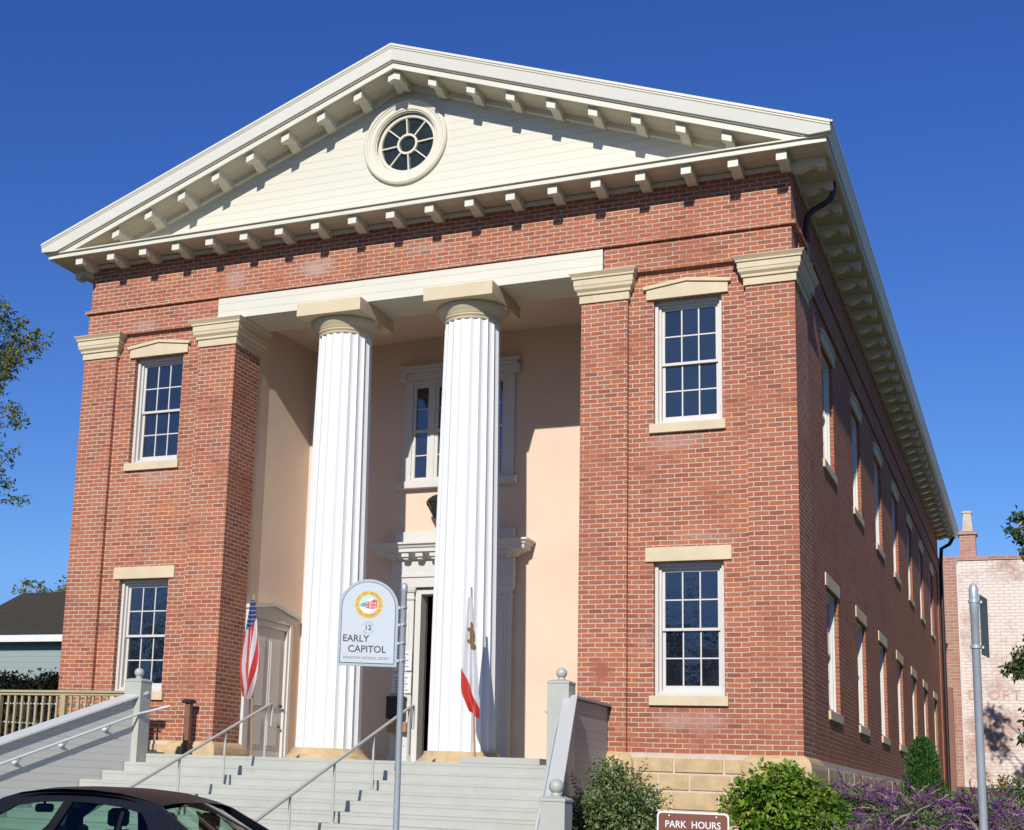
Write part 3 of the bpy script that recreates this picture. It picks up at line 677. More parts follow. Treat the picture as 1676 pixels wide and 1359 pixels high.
for k in range(13):
    x = 6.95+(XR-6.95)*k/12; dz = zc-ZR+SL*x
    st_.append((x, -.66 if dz < -.312 else (-.70 if dz < -.285 else -.785+max(0, -.09-dz)/.178*.045)))
for s in (-1, 1):
    for (xa, ya), (xb, yb) in zip(st_[:-1], st_[1:]): m.face([(s*xa, ya, zc), (s*xb, yb, zc), (s*xb, -.60, zc), (s*xa, -.60, zc)])
m.build('rake_return', M['cream'], rk)
# tympanum with the round window
RC = (-.005, 11.965); RO = .60
m = MB(); NA = 64
def tri_hit(a):   # distance from the centre to the triangle edge along direction a
    ca, sa = math.cos(a), math.sin(a); best = 1e9
    if sa < -1e-6: best = min(best, (10.47-RC[1])/sa)
    for s in (-1, 1):
        den = sa + s*SL*ca
        if den > 1e-6: best = min(best, (ZR-.40 - s*SL*RC[0] - RC[1])/den)
    return best
cand = sorted([2*math.pi*k/NA for k in range(NA)] + [math.atan2(ZR-.40-RC[1], -RC[0])] + [math.atan2(10.47-RC[1], s*(ZR-.40-10.47)/SL-RC[0]) % (2*math.pi) for s in (-1, 1)])
for a, b in zip(cand, cand[1:]+[cand[0]+2*math.pi]):
    ra, rb = tri_hit(a), tri_hit(b)
    P = lambda r, t: (RC[0]+r*math.cos(t), .03, RC[1]+r*math.sin(t))
    m.face([P(RO, a), P(ra, a), P(rb, b), P(RO, b)])
ty = m.build('tympanum', M['cream_boards'], cap)
def ring_prof(prof, name, mat, parent, n=72):
    m = MB(); V = []; F = []
    for r, y in prof:
        for k in range(n): t = 2*math.pi*k/n; V.append((RC[0]+r*math.cos(t), y, RC[1]+r*math.sin(t)))
    for i in range(len(prof)-1):
        for k in range(n): F.append((i*n+k, (i+1)*n+k, (i+1)*n+(k+1) % n, i*n+(k+1) % n))
    m.mesh(V, F); return m.build(name, mat, parent)
rw = ring_prof([(.84, .035), (.845, -.03), (.815, -.055), (.78, -.055), (.765, -.035), (.735, -.035), (.725, -.02), (.65, -.02), (.635, .0), (.62, .0), (.62, .12), (.60, .12), (.585, .09), (.535, .09), (.525, .10), (.525, .16)], 'round_window', M['cream'], cap)
m = MB()
for k in range(8):
    t = math.pi/8*(2*k) + R(4); d = Vector((math.cos(t), 0, math.sin(t))); nrm = Vector((-d.z, 0, d.x))
    m.obox(Vector((RC[0], .125, RC[1])) + d*.36, d, Vector((0, 1, 0)), nrm, .17, .022, .012)
V = []
m.build('muntin', M['cream'], rw)
ring_prof([(.205, .15), (.205, .09), (.165, .09), (.165, .15)], 'hub_ring', M['cream'], rw, 40)
m = MB(); m.face([(RC[0]+.54*math.cos(2*math.pi*k/48), .15, RC[1]+.54*math.sin(2*math.pi*k/48)) for k in range(48)]); m.build('pane', M['ocpane'], rw)
# roof
m = MB()
for s in (-1, 1):
    a = [(0, -.78, ZR+.012), (s*XR, -.78, ZRE+.012), (s*XR, YEND+.55, ZRE+.012), (0, YEND+.55, ZR+.012)]
    b = [(x, y, z-.03) for x, y, z in a]
    m.mesh(a+b, [(0, 1, 2, 3), (7, 6, 5, 4), (0, 4, 5, 1), (1, 5, 6, 2), (2, 6, 7, 3)])
m.face([(-7.5, YEND, Z0), (7.5, YEND, Z0), (0, YEND, ZR-.1)])
m.build('roof', M['roofing'], cap, recalc=False)

# brackets
def bracket_mesh(w, length, shear=0.0, sc=1.0, name='bracket'):
    """local: x width, y = 0 at the wall going out to -length, z = 0 at the soffit going down"""
    pts = [(0, 0), (-1, 0), (-1, -.165), (-.80, -.168), (-.78, -.15), (-.72, -.115), (-.66, -.10), (-.58, -.105), (-.48, -.125), (-.36, -.155), (-.24, -.170), (-.12, -.165), (0, -.14)]
    P = [(y*length, z*sc) for y, z in pts]; n = len(P)
    V = [(-w/2, y, z-shear*w/2) for y, z in P] + [(w/2, y, z+shear*w/2) for y, z in P]
    m = MB(); m.mesh(V, [tuple(range(n)), tuple(range(2*n-1, n-1, -1))] + [((i+1) % n, i, n+i, n+(i+1) % n) for i in range(n)])
    return m
proto = None
def place(me_o, loc, rotz=0, parent=cap):
    o = bpy.data.objects.new('bracket', me_o.data); COL.objects.link(o); o.parent = parent; o.location = Vector(loc) - cap.location; o.rotation_euler = (0, 0, rotz)
    return o
def first(o, loc, rotz=0):
    o.parent = cap; o.location = Vector(loc) - cap.location; o.rotation_euler = (0, 0, rotz); return o
fb = first(bracket_mesh(.165, .585).build('bracket', M['cream'], None), (-6.9, .03, Z0+.01))
for i in range(1, 19): place(fb, (-6.9+.7667*i, .03, Z0+.01))
for s in (-1, 1):
    pb = None
    for k in range(1, 9):
        x = s*(.755*k+.0); loc = (x, .03, ZR-SL*abs(x)-.418)
        if pb is None: pb = first(bracket_mesh(.16, .60, -s*SL, 1.0).build('bracket', M['cream'], None), loc)
        else: place(pb, loc)
m = MB(); pts = [(0, 0), (-1, 0), (-1, -.165), (-.80, -.168), (-.66, -.10), (-.58, -.105), (-.48, -.125), (-.36, -.155), (-.24, -.170), (-.12, -.165), (0, -.14)]
for s in (-1, 1):
    V = [(0, y*.6, z-.02) for y, z in pts] + [(s*.12, y*.6, z-SL*.12-.02) for y, z in pts]; n = len(pts)
    m.mesh(V, [tuple(range(n)), tuple(range(2*n-1, n-1, -1))] + [((i+1) % n, i, n+i, n+(i+1) % n) for i in range(n)])
first(m.build('bracket', M['cream'], None, recalc=True), (-.02, .03, ZR-.40))
sb = None
for i in range(37):
    y = .02 + .965*i; loc = (XS+.01, y, Z0+.01)
    if y > YEND: break
    if sb is None: sb = first(bracket_mesh(.21, .55).build('bracket', M['cream'], None), loc, R(90))
    else: place(sb, loc, R(90))
place(sb, (-XS-.01, .25, Z0+.01), R(-90)); place(sb, (-XS-.01, 1.2, Z0+.01), R(-90))
# downspouts
m = MB(); m.tube([(7.50, 1.0, 10.40), (7.50, 1.0, 10.22), (7.45, 1.0, 10.10), (7.32, 1.0, 10.02), (7.17, 1.0, 9.95), (7.07, 1.0, 9.84), (7.04, 1.02, 9.65), (7.05, 1.2, 9.2), (7.05, 1.3, 8.9)], .05, 10); m.build('downspout', M['iron'], cap)
m = MB(); m.box(7.02, 7.09, 1.26, 1.38, 8.55, 9.15); m.build('conductor', simple('pinkish_downpipe', (.40, .25, .22), .6, .1), cap)
m = MB(); m.tube([(7.55, YEND-.3, 10.3), (7.4, YEND-.2, 10.05), (7.1, YEND-.1, 9.9), (7.06, YEND-.1, 9.3), (7.06, YEND-.1, 0.8)], .07, 10); m.build('downspout', M['iron'], cap)
m = MB(); m.box(7.14, 7.32, YEND-.5, YEND-.2, .6, 4.6); m.build('end_downpipe', simple('rust_brown_paint', (.24, .11, .08), .7, .12), cap)

# ------------------------------------------------------------------ steps
st = thing('entrance_steps', 'pale grey painted wooden entrance steps with boarded side walls and ball-topped posts', 'steps', (0, -2, -1.5))
NS, RI, TR, YT, ZT = 13, .155, .42, -2.0, .51
def half(i): return 3.50 + .13*i     # the flight widens downwards
for i in range(NS):
    y1 = YT - TR*i; z = ZT - RI*i; w = half(i)
    m = MB()
    w2 = w + .12
    if i == 0: m.box(-w, w2, y1, 3.4, z-.05, z)
    else: m.box(-w, w2, y1, y1+TR+.03, z-.05, z)
    m.box(-w, w2, y1+.005, y1+.06, z-RI, z-.0505)
    m.build('landing' if i == 0 else 'step', M['greyp'], st, bevel=.002)
m = MB(); m.box(2.16, 3.45, -1.9, 3.0, ZT+.004, ZT+.10); m.build('ramp_platform', M['greyp'], st, bevel=.004)
def slope_wall(s):
    m = MB(); T = .13 if s < 0 else .10; co, ci = (.10, .09) if s < 0 else (.06, .05); ya, yb = YT-.12, YT-TR*12.2; xa, xb = (-3.58, -(3.57+.13*12.2)) if s < 0 else (3.93, 5.23)
    def P(t, o, z): return (xa+(xb-xa)*t + s*o, ya+(yb-ya)*t, z)
    def ztop(t): return 1.50 - (RI*12.2)*t
    for t0, t1 in ((0, 1),):
        q = [P(0, 0, -1.6), P(1, 0, -1.6), P(1, 0, ztop(1)), P(0, 0, ztop(0))]; r = [P(0, T, -1.6), P(1, T, -1.6), P(1, T, ztop(1)), P(0, T, ztop(0))]
        m.mesh(q+r, [(0, 1, 2, 3), (7, 6, 5, 4), (0, 4, 5, 1), (1, 5, 6, 2), (2, 6, 7, 3), (3, 7, 4, 0)])
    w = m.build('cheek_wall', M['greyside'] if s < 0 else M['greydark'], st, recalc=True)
    m = MB(); q = [P(-.01, -ci, ztop(0)+.005), P(1, -ci, ztop(1)+.005), P(1, T+co, ztop(1)+.005), P(-.01, T+co, ztop(0)+.005)]; r = [(x, y, z+.045) for x, y, z in q]
    m.mesh(q+r, [(0, 1, 2, 3), (7, 6, 5, 4), (0, 4, 5, 1), (1, 5, 6, 2), (2, 6, 7, 3), (3, 7, 4, 0)]); m.build('cap_board', M['greycap'], w, recalc=True, bevel=.006)
    # wall mounted grab rail
    m = MB(); o = -.13
    m.tube([P(-.05, -.34, 1.32), P(-.015, o, 1.22)] + [P(t, o, 1.22-(RI*12.2)*t) for t in (.03, .3, .6, .95)] + [P(.96, o+.1, 1.2-(RI*12.2)*.96)], .022, 8)
    for t in (.0, .14, .3, .46, .62, .78, .93): m.tube([P(t, o, 1.215-(RI*12.2)*t), P(t, o+.02, 1.14-(RI*12.2)*t), P(t, .0, 1.13-(RI*12.2)*t)], .018, 6); m.ball(P(t, -.012, 1.13-(RI*12.2)*t), .04, 10)
    m.build('grab_rail', M['rail_lt'], w)
    # newel posts, upper and lower
    for (cx, cy, zb, zt, hw, tag_) in ((-3.675 if s < 0 else 3.84, -2.10, ZT-.6, 1.70, .165, 0), (s*(3.62+.13*12.4)+(.21 if s > 0 else 0), YT-TR*12.55, -1.5, .01, .21 if s < 0 else .14, 1)):
        m = MB(); m.box(cx-hw, cx+hw, cy-hw, cy+hw, zb, zt); m.frusta([(zt+.001, .008), (zt+.03, .008), (zt+.035, .0), (zt+.06, -.06)], cx-hw, cx+hw, cy-hw, cy+hw)
        nw = m.build('newel_post', M['greyp'], st, bevel=.006)
        m = MB(); m.lathe([(.05, zt+.055), (.06, zt+.08), (.045, zt+.10)], cx, cy, 16); m.ball((cx, cy, zt+.165), .082, 20); m.build('ball_finial', M['greyp'], nw)
    # rear return wall to the building
    if s > 0:
        m = MB(); m.box(3.86, 3.96, -1.94, -.04, -1.0, 1.50); m.box(3.82, 4.02, -1.96, -.03, 1.505, 1.55)
    if s > 0: m.build('return_wall', M['greydark'], st, bevel=.004)
for s in (-1, 1): slope_wall(s)

# centre handrails
def handrail(s, label):
    t = thing('handrail', label, 'handrail', (s*1.28, -4.3, -.5), 'metal handrails on the entrance steps')
    x = s*1.28; SLP = RI/TR; z0 = 1.39; y0 = -1.72
    def zr(y): return z0 + SLP*(y - y0)
    m = MB(); pts = [(x, y0+.02, 1.02), (x, y0+.03, 1.08), (x, y0+.05, 1.32), (x, y0+.03, 1.375), (x, y0-.03, zr(y0-.03))] + [(x, y, zr(y)) for y in np.linspace(y0-.4, -6.9, 8)]
    m.tube(pts, .023, 10); m.build('rail', M['rail'], t)
    for k, y in enumerate((-1.86, -3.12, -4.38, -5.64, -6.86)):
        i = max(0, math.ceil((YT - y)/TR - .001)) if y < YT else 0
        m = MB(); m.tube([(x, y, ZT-RI*i), (x, y, zr(y)-.01)], .019, 8); m.lathe([(.045, ZT-RI*i), (.045, ZT-RI*i+.008)], x, y, 14); m.build('post', M['rail'], t)
handrail(-1, 'grey metal handrail on the steps in front of the column beside the American flag')
handrail(1, 'grey metal handrail on the steps, passing behind the arched grey sign and its post')

# olive railing of the ramp beside the steps
rl = thing('wooden_railing', 'olive painted wooden railing with thin balusters beside the left wall of the steps', 'railing', (-7, -.8, .3))
m = MB(); m.box(-12, -4.4, -.88, -.74, 1.60, 1.645); m.box(-12, -4.4, -.85, -.77, 1.55, 1.598); m.build('top_rail', M['olivewood'], rl, bevel=.006)
m = MB(); m.box(-12, -4.4, -.84, -.78, .62, .69); m.build('bottom_rail', M['olivewood'], rl, bevel=.005)
for x in (-9.25, -7.72, -6.2, -4.7): m = MB(); m.box(x-.055, x+.055, -.86, -.76, -.6, 1.55); m.build('post', M['olivewood'], rl, bevel=.005)
for i in range(46):
    x = -11.9+.163*i
    if any(abs(x-q) < .08 for q in (-9.25, -7.72, -6.2, -4.7)): continue
    m = MB(); m.box(x-.02, x+.02, -.83, -.79, .69, 1.55); m.build('baluster', M['olivewood'], rl)
m = MB(); m.tube([(-12, -.68, 1.40), (-4.5, -.68, 1.40)], .016, 8); m.tube([(-12, -.68, 1.18), (-6.6, -.68, 1.02), (-4.5, -.68, .96)], .014, 8); m.build('grab_rail', M['rail_lt'], rl)
m = MB(); m.box(-12, -4.4, -.74, -.06, .40, .58); m.build('ramp_deck', M['olivewood'], rl)

# stand by the left pier, lantern, mailbox, notices
t = thing('wooden_post', 'short brown wooden post with a dark metal cap leaning by the left brick pier', 'post', (-3.95, -.5, .51))
m = MB(); m.box(-3.875, -3.765, -.30, -.20, .51, 1.47); m.build('shaft', M['brownpost'], t, bevel=.006)
m = MB(); m.frusta([(1.472, .03), (1.50, .035), (1.53, .02), (1.545, .0)], -3.885, -3.755, -.31, -.19); m.build('metal_cap', M['iron'], t)
t = thing('wall_lantern', 'dark iron lantern hanging above the main doorway behind the right column', 'lantern', (-.22, 2.6, 5.3))
m = MB(); m.lathe([(.06, 5.26), (.12, 5.30), (.12, 5.32)], -.22, 2.75, 6, False); m.lathe([(.30, 5.62), (.31, 5.66), (.20, 5.74), (.06, 5.80), (.04, 5.86)], -.22, 2.75, 6, False)
for k in range(6): a = 2*math.pi*k/6; m.tube([(-.22+.12*math.cos(a), 2.75+.12*math.sin(a), 5.32), (-.22+.29*math.cos(a), 2.75+.29*math.sin(a), 5.62)], .012, 5)
m.build('cage', M['iron'], t)
m = MB(); m.lathe([(.11, 5.325), (.275, 5.615)], -.22, 2.75, 6, False); m.build('glass', M['ocpane'], t)
m = MB(); m.tube([(-.22, 2.75, 5.86), (-.22, 2.78, 5.93), (-.22, 3.0, 5.95), (-.22, 3.14, 5.9)], .018, 8); m.build('arm', M['iron'], t)
t = thing('letter_box', 'small black letter box on the grey door surround beside the open doorway', 'letter box', (-1.1, 2.95, 1.5))
m = MB(); m.box(-1.30, -.92, 2.88, 3.0, 1.42, 1.80); m.frusta([(1.80, .01), (1.84, .01), (1.86, -.03)], -1.30, -.92, 2.88, 3.0); m.build('box', M['iron'], t, bevel=.008)
m = MB(); m.box(-1.27, -.85, 2.86, 3.0, 1.16, 1.36); m.build('leaflet_tray', M['polewood'], t, bevel=.02)
for i, (z0, z1, lab) in enumerate(((1.92, 2.30, 'white printed notice pinned just above the black letter box'), (2.36, 2.76, 'white printed notice on the door surround, topmost of the two sheets'))):
    m = MB(); m.box(-1.24, -.83, 2.985, 2.998, z0, z1); n = m.build('notice', M['cut_paper']); tag(n, lab, 'notice')
    m = MB()
    for k in range(5): m.box(-1.18, -.90-.05*(k % 2), 2.981, 2.984, z1-.07-.06*k-.018, z1-.07-.06*k)
    m.build('printed_lines', M['inkgrey'], n)

# ------------------------------------------------------------------ flags
def cloth(mb, P, rows, cols, pick):
    """P(u, v) -> point; pick(u, v) -> material slot"""
    for i in range(rows):
        for j in range(cols):
            u0, u1, v0, v1 = j/cols, (j+1)/cols, i/rows, (i+1)/rows
            mb.cm = pick((u0+u1)/2, (v0+v1)/2); mb.smooth.add(len(mb.f)); mb.face([P(u0, v0), P(u1, v0), P(u1, v1), P(u0, v1)])
t = thing('flag_on_pole', 'furled American flag hanging on a wooden pole by the porch side door', 'flag', (-2.1, -1.0, .51), 'flags on wooden poles on the landing')
p0, p1 = Vector((-2.02, -1.0, .51)), Vector((-2.14, -1.0, 3.34))
m = MB(); m.tube([p0, p1], .020, 8); m.lathe([(.05, .512), (.05, .53), (.03, .56)], p0.x, p0.y, 12); m.build('pole', M['polewood'], t)
m = MB()
def PU(u, v):   # u 0..1 hoist to fly (gathered sideways), v 0..1 top to bottom along the hanging cloth
    z = 3.22 - 1.72*v + .10*abs(u-.45)*v
    w = (.10 + .30*min(1, v*1.6)) * (1 if v < .72 else 1-.55*(v-.72)/.28)
    x = -2.13 + (.015*v) + (u-.42)*w
    y = -1.035 - .055*math.sin(u*13+v*2.0)*(.3+v) - .02
    return (x, y, z)
def pickU(u, v):
    if v < .30 and (u < .34 or v < .30-.22*(u-.34)): 
        return 1 if (int(u*60) % 5 in (1, 2) and int(v*90) % 4 == 1) else 2
    q = u*4.6 + v*3.4 if u > .36 else u*7.5 + .25*v
    return 0 if int(q*1.25) % 2 == 0 else 1
cloth(m, PU, 90, 60, pickU); m.build('flag_cloth', [M['flagred'], M['flagwhite'], M['flagblue']], t)
t = thing('flag_on_pole', 'furled white Bear flag with red stripe on a pole before the right column', 'flag', (2.05, -1.0, .51), 'flags on wooden poles on the landing')
p0, p1 = Vector((2.075, -1.0, .51)), Vector((1.94, -1.0, 3.36))
m = MB(); m.tube([p0, p1], .018, 8); m.lathe([(.05, .512), (.05, .53), (.03, .56)], p0.x, p0.y, 12); m.build('pole', M['polewood'], t)
m = MB()
def PC(u, v):
    z = 3.20 - 1.85*v - .12*u*v
    w = .06 + .22*min(1, v*1.5)
    if v > .85: w *= 1-.45*(v-.85)/.15
    x = 1.945 + .055*v + (u-.55)*w
    if v > .8: x += (v-.8)*.35
    y = -1.03 - .04*math.sin(u*9+1.2) * (.4+v) - .015
    return (x, y, z)
def pickC(u, v):
    if v > .62+.30*u: return 0
    for (cu, cv, ru, rv) in ((.68, .33, .30, .080), (.70, .25, .22, .035), (.42, .285, .22, .020), (.44, .385, .22, .020), (.76, .42, .26, .030)):
        if ((u-cu)/ru)**2 + ((v-cv)/rv)**2 < 1: return 2
    return 1
cloth(m, PC, 120, 64, pickC); m.build('flag_cloth', [M['flagred'], M['flagwhite'], M['bear']], t)

# ------------------------------------------------------------------ signs
t = thing('street_sign', 'arched grey EARLY CAPITOL sign with a round gold city seal on a steel post', 'sign', (4.63, -9.7, -1.39))
PX, PY = 4.633, -9.7
m = MB(); m.lathe([(.030, -1.4), (.030, 1.985), (.033, 1.99), (.033, 2.045), (.024, 2.07), (.008, 2.08)], PX, PY, 20); m.build('post', M['galv'], t)
a_ = R(24); ux = Vector((math.cos(a_), math.sin(a_), 0)); uz = Vector((0, 0, 1)); nr = Vector((math.sin(a_), -math.cos(a_), 0))
W, Hs, RT = .585, .57, .2925                                  # panel width, straight height, arch radius
org = Vector((PX, PY, 0)) - ux*(W/2+.05) + Vector((0, 0, 1.245)) # bottom centre
def arch(w, h, inset=0, n=28, zb=0):
    r = w/2-inset
    return [(-r, zb+inset), (r, zb+inset)] + [(r*math.cos(math.pi*k/n), h+r*math.sin(math.pi*k/n)*.98) for k in range(n+1)]
def plate(mb, poly, d0, d1):
    n = len(poly); f = [org + ux*x + uz*z + nr*d1 for x, z in poly]; b = [org + ux*x + uz*z + nr*d0 for x, z in poly]
    mb.mesh(f+b, [tuple(range(n)), tuple(range(2*n-1, n-1, -1))] + [(i, n+i, n+(i+1) % n, (i+1) % n) for i in range(n)])
m = MB(); plate(m, arch(W, Hs), -.010, .010); pn = m.build('sign_panel', M['signedge'], t)
m = MB(); plate(m, arch(W, Hs, .026), .0105, .012); m.build('border_line', M['ink'], pn)
m = MB(); plate(m, arch(W, Hs, .032), .0125, .0145); m.build('sign_face', M['signface'], pn)
def disc(mb, cx, cz, r, d, n=40, a0=0, a1=2*math.pi, r0=0):
    if r0: 
        for k in range(n):
            p = [a0+(a1-a0)*k/n, a0+(a1-a0)*(k+1)/n]
            mb.face([org+ux*(cx+q*math.cos(t_))+uz*(cz+q*math.sin(t_))+nr*d for q, t_ in ((r0, p[0]), (r, p[0]), (r, p[1]), (r0, p[1]))])
    else: mb.face([org+ux*(cx+r*math.cos(a0+(a1-a0)*k/n))+uz*(cz+r*math.sin(a0+(a1-a0)*k/n))+nr*d for k in range(n)])
SX, SZ = .0, .605
m = MB(); m.cm = 0; disc(m, SX, SZ, .135, .016); m.cm = 1; disc(m, SX, SZ, .092, .0175); m.cm = 2; disc(m, SX, SZ, .0915, .0185, 24, math.pi*1.06, math.pi*1.94)
def pic(pts, slot, d):
    m.cm = slot; m.face([org+ux*(SX+x)+uz*(SZ+z)+nr*d for x, z in pts])
pic([(-.085, -.02), (-.02, -.03), (-.01, .015), (-.05, .018), (-.078, .006)], 5, .0192)
pic([(-.03, -.035), (.0, -.042), (.0, .03), (-.03, .028)], 3, .0198)
pic([(.0, -.042), (.018, -.045), (.018, .03), (.0, .03)], 2, .0198)
pic([(.018, -.045), (.078, -.035), (.082, .04), (.045, .055), (.018, .03)], 3, .0198)
pic([(-.036, .027), (.02, .030), (.05, .056), (.01, .066), (-.02, .05)], 2, .0202)
for x in (-.018, .03, .05, .067):
    for z in (-.02, .012): pic([(x-.004, z-.008), (x+.004, z-.008), (x+.004, z+.008), (x-.004, z+.008)], 2, .0206)
for x in (.002, .008, .014): pic([(x-.0012, -.044), (x+.0012, -.044), (x+.0012, .028), (x-.0012, .028)], 4, .0206)
seal = m.build('city_seal', [M['gold'], M['sealsky'], M['sealwhite'], M['sealred'], M['ink'], M['sealgreen']], pn)
def arc_text(mb, body, r, size, amid, step, cx, cz, d, flip=False):
    n = len(body)
    for i, ch in enumerate(body):
        if ch == ' ': continue
        k = (i-(n-1)/2)*step; a = amid + (k if flip else -k)
        pos = org + ux*(cx+r*math.cos(a)) + uz*(cz+r*math.sin(a)) + nr*d
        rad = ux*math.cos(a) + uz*math.sin(a); tan = ux*-math.sin(a) + uz*math.cos(a)
        if flip: mb.text(ch, size, pos, tan, -rad)
        else: mb.text(ch, size, pos, -tan, rad)
m = MB(); arc_text(m, 'CITY OF BENICIA', .1135, .034, math.pi/2, R(13.4), SX, SZ, .0178); arc_text(m, 'CALIFORNIA', .1135, .034, -math.pi/2, R(13.4), SX, SZ, .0178, True)
m.build('seal_lettering', M['goldink'], pn)
m = MB(); m.text('EARLY', .094, org+ux*-.245+uz*.265+nr*.016, ux, uz, 'LEFT', .96); m.text('CAPITOL', .094, org+ux*-.19+uz*.163+nr*.016, ux, uz, 'LEFT', .98)
m.text('12', .072, org+uz*.375+nr*.016, ux, uz)
m.build('lettering', M['ink'], pn)
m = MB(); m.text('DOWNTOWN  HISTORICAL  DISTRICT', .036, org+uz*.078+ux*-.005+nr*.016, ux, uz, 'CENTER', .72)
arc_text(m, 'HISTORICAL', .056, .017, math.pi/2, R(13), 0, .372, .016); arc_text(m, 'PARK SITE', .056, .017, -math.pi/2, R(13), 0, .375, .016, True)
m.build('small_lettering', M['inkgrey'], pn)
for z in (1.31, 1.48, 1.66, 1.83):
    m = MB(); m.lathe([(.036, z-.012), (.036, z+.012)], PX, PY, 16); m.obox(Vector((PX, PY, z)) - ux*.05, ux, nr, uz, .028, .009, .012); m.ball((PX+.02, PY-.035, z), .011, 8); m.build('clamp', M['galv'], t)

t = thing('parking_sign', 'tall galvanised post with a narrow sign seen edge-on, beside the whitewashed brick building', 'sign', (9.805, -9.9, -1.39))
m = MB(); m.lathe([(.032, -1.4), (.032, 1.66), (.036, 1.665), (.036, 1.86), (.027, 1.895), (.01, 1.91)], 9.805, -9.9, 20); m.build('post', M['galv'], t)
a_ = R(81); d = Vector((math.cos(a_), math.sin(a_), 0)); nn = Vector((d.y, -d.x, 0))
m = MB(); m.obox(Vector((9.845, -9.9, 1.575)) + d*.16, d, nn, uz, .15, .0025, .245); pnl = m.build('sign_panel', M['signback'], t)
for z in (1.76, 1.39): m = MB(); m.lathe([(.042, z-.012), (.042, z+.012)], 9.805, -9.9, 14); m.box(9.835, 9.865, -9.87, -9.83, z-.01, z+.01); m.build('clamp', M['galv'], t)

t = thing('park_sign', 'brown PARK HOURS sign with a white border standing among the shrubs', 'sign', (7.0, -7.6, -1.4))
m = MB(); SXC = 6.997; org = Vector((SXC, -7.6, -.44)); ux = Vector((1, .0, 0)); nr = Vector((0, -1, 0))
def rrect(w, h, r, n=6):
    P = []
    for cx, cz, a0 in ((w/2-r, h/2-r, 0), (-w/2+r, h/2-r, 90), (-w/2+r, -h/2+r, 180), (w/2-r, -h/2+r, 270)):
        P += [(cx+r*math.cos(R(a0+90*k/n)), cz+r*math.sin(R(a0+90*k/n))) for k in range(n+1)]
    return P
plate(m, rrect(.735, .81, .05), -.004, .0); ps = m.build('sign_panel', M['signwhite'], t)
m = MB(); plate(m, rrect(.70, .775, .038), .001, .003); m.build('sign_face', M['parkbrown'], ps)
m = MB(); m.text('PARK  HOURS', .098, org+uz*.275+nr*.005, ux, uz, 'CENTER', .92)
for k, ln in enumerate(('OPEN', 'DAILY')): m.text(ln, .07, org+uz*(.12-.13*k)+nr*.005, ux, uz, 'CENTER', .95)
for x in (-.24, .24): 
    for z in (.365, -.365): disc(m, x, z, .009, .006, 10)
m.build('lettering', M['signwhite'], ps)
for x in (-.24, .24): m = MB(); m.box(SXC+x-.035, SXC+x+.035, -7.596, -7.53, -1.45, -.06); m.build('post', M['brownpost'], t)

# ------------------------------------------------------------------ car
car = thing('parked_car', 'dark navy saloon car parked at the kerb in front of the steps', 'car', (2.35, -11.3, -1.515))
CX0, YC, GZ = .12, -11.35, -1.495       # nose x, centre line, road
def S(x): return CX0 + x
BW = .86
stn = [(0, .30, .42, .62, .55), (.12, .22, .36, .70, .68), (.5, .20, .30, .78, .80), (1.0, .20, .28, .86, .84), (1.45, .20, .28, .93, .86), (2.4, .20, .28, .95, .87), (3.4, .20, .28, .98, .86), (3.85, .20, .30, 1.00, .84), (4.3, .22, .34, 1.00, .80), (4.55, .28, .40, .94, .70), (4.62, .34, .46, .80, .62)]
V = []; F = []
for x, zb, zs, zt, w in stn:
    zt_ = zt; ring = [(0, zb), (w*.85, zb), (w, zs), (w*1.03, (zs+zt)/2), (w*.99, zt-.08), (w*.93, zt), (w*.6, zt+.025), (0, zt+.035)]
    pts = ring + [(-y, z) for y, z in ring[-2:0:-1]]
    V += [(S(x), YC+y, GZ+z) for y, z in pts]
n = 14
for i in range(len(stn)-1):
    for k in range(n): F.append((i*n+k, i*n+(k+1) % n, (i+1)*n+(k+1) % n, (i+1)*n+k))
F += [tuple(range(n)), tuple(range((len(stn)-1)*n, len(stn)*n))]
m = MB(); m.mesh(V, F, True)
# roof skin and pillars: section arcs along x; roof profile heights
rx = [1.62, 1.8, 2.05, 2.3, 2.6, 2.9, 3.15, 3.32]; rz = [1.385, 1.44, 1.48, 1.495, 1.495, 1.475, 1.43, 1.385]; rw = [.56, .58, .595, .60, .60, .595, .58, .56]
V = []; F = []; K = 9
for x, z, w in zip(rx, rz, rw):
    for k in range(K):
        q = -1+2*k/(K-1); V.append((S(x), YC+w*q*(1 if abs(q) < 1 else 1.0), GZ+z-.030*abs(q)**3.0))
nR = len(rx)
for i in range(nR-1):
    for k in range(K-1): F.append((i*K+k, i*K+k+1, (i+1)*K+k+1, (i+1)*K+k))
nV = len(V); V += [(x, y, z-.035) for x, y, z in V]
F += [tuple(nV+q for q in f[::-1]) for f in F]
m.mesh(V, F, True)
def side(q, x, z):        # point on the greenhouse side surface (tumblehome) at height z
    t_ = (z-.97)/(1.40-.97); return Vector((S(x), YC+q*(.815-.245*max(0, t_)-.02*math.sin(3.14*max(0, min(1, t_)))), GZ+z))
def strip(q, A, B, th=.03):
    """pillar as a thick quad strip between polylines A and B of (x, z)"""
    for (a0, a1, b0, b1) in zip(A[:-1], A[1:], B[:-1], B[1:]):
        P = [side(q, *a0), side(q, *b0), side(q, *b1), side(q, *a1)]; I = [p - Vector((0, q*th, 0)) for p in P]
        m.mesh(P+I, [(0, 1, 2, 3), (7, 6, 5, 4), (0, 4, 5, 1), (1, 5, 6, 2), (2, 6, 7, 3), (3, 7, 4, 0)])
roofline = [(.95, .98), (1.3, 1.19), (1.62, 1.365), (1.8, 1.42), (2.05, 1.457), (2.3, 1.47), (2.6, 1.468), (2.9, 1.445), (3.15, 1.40), (3.32, 1.35), (3.75, 1.12), (3.98, 1.0)]
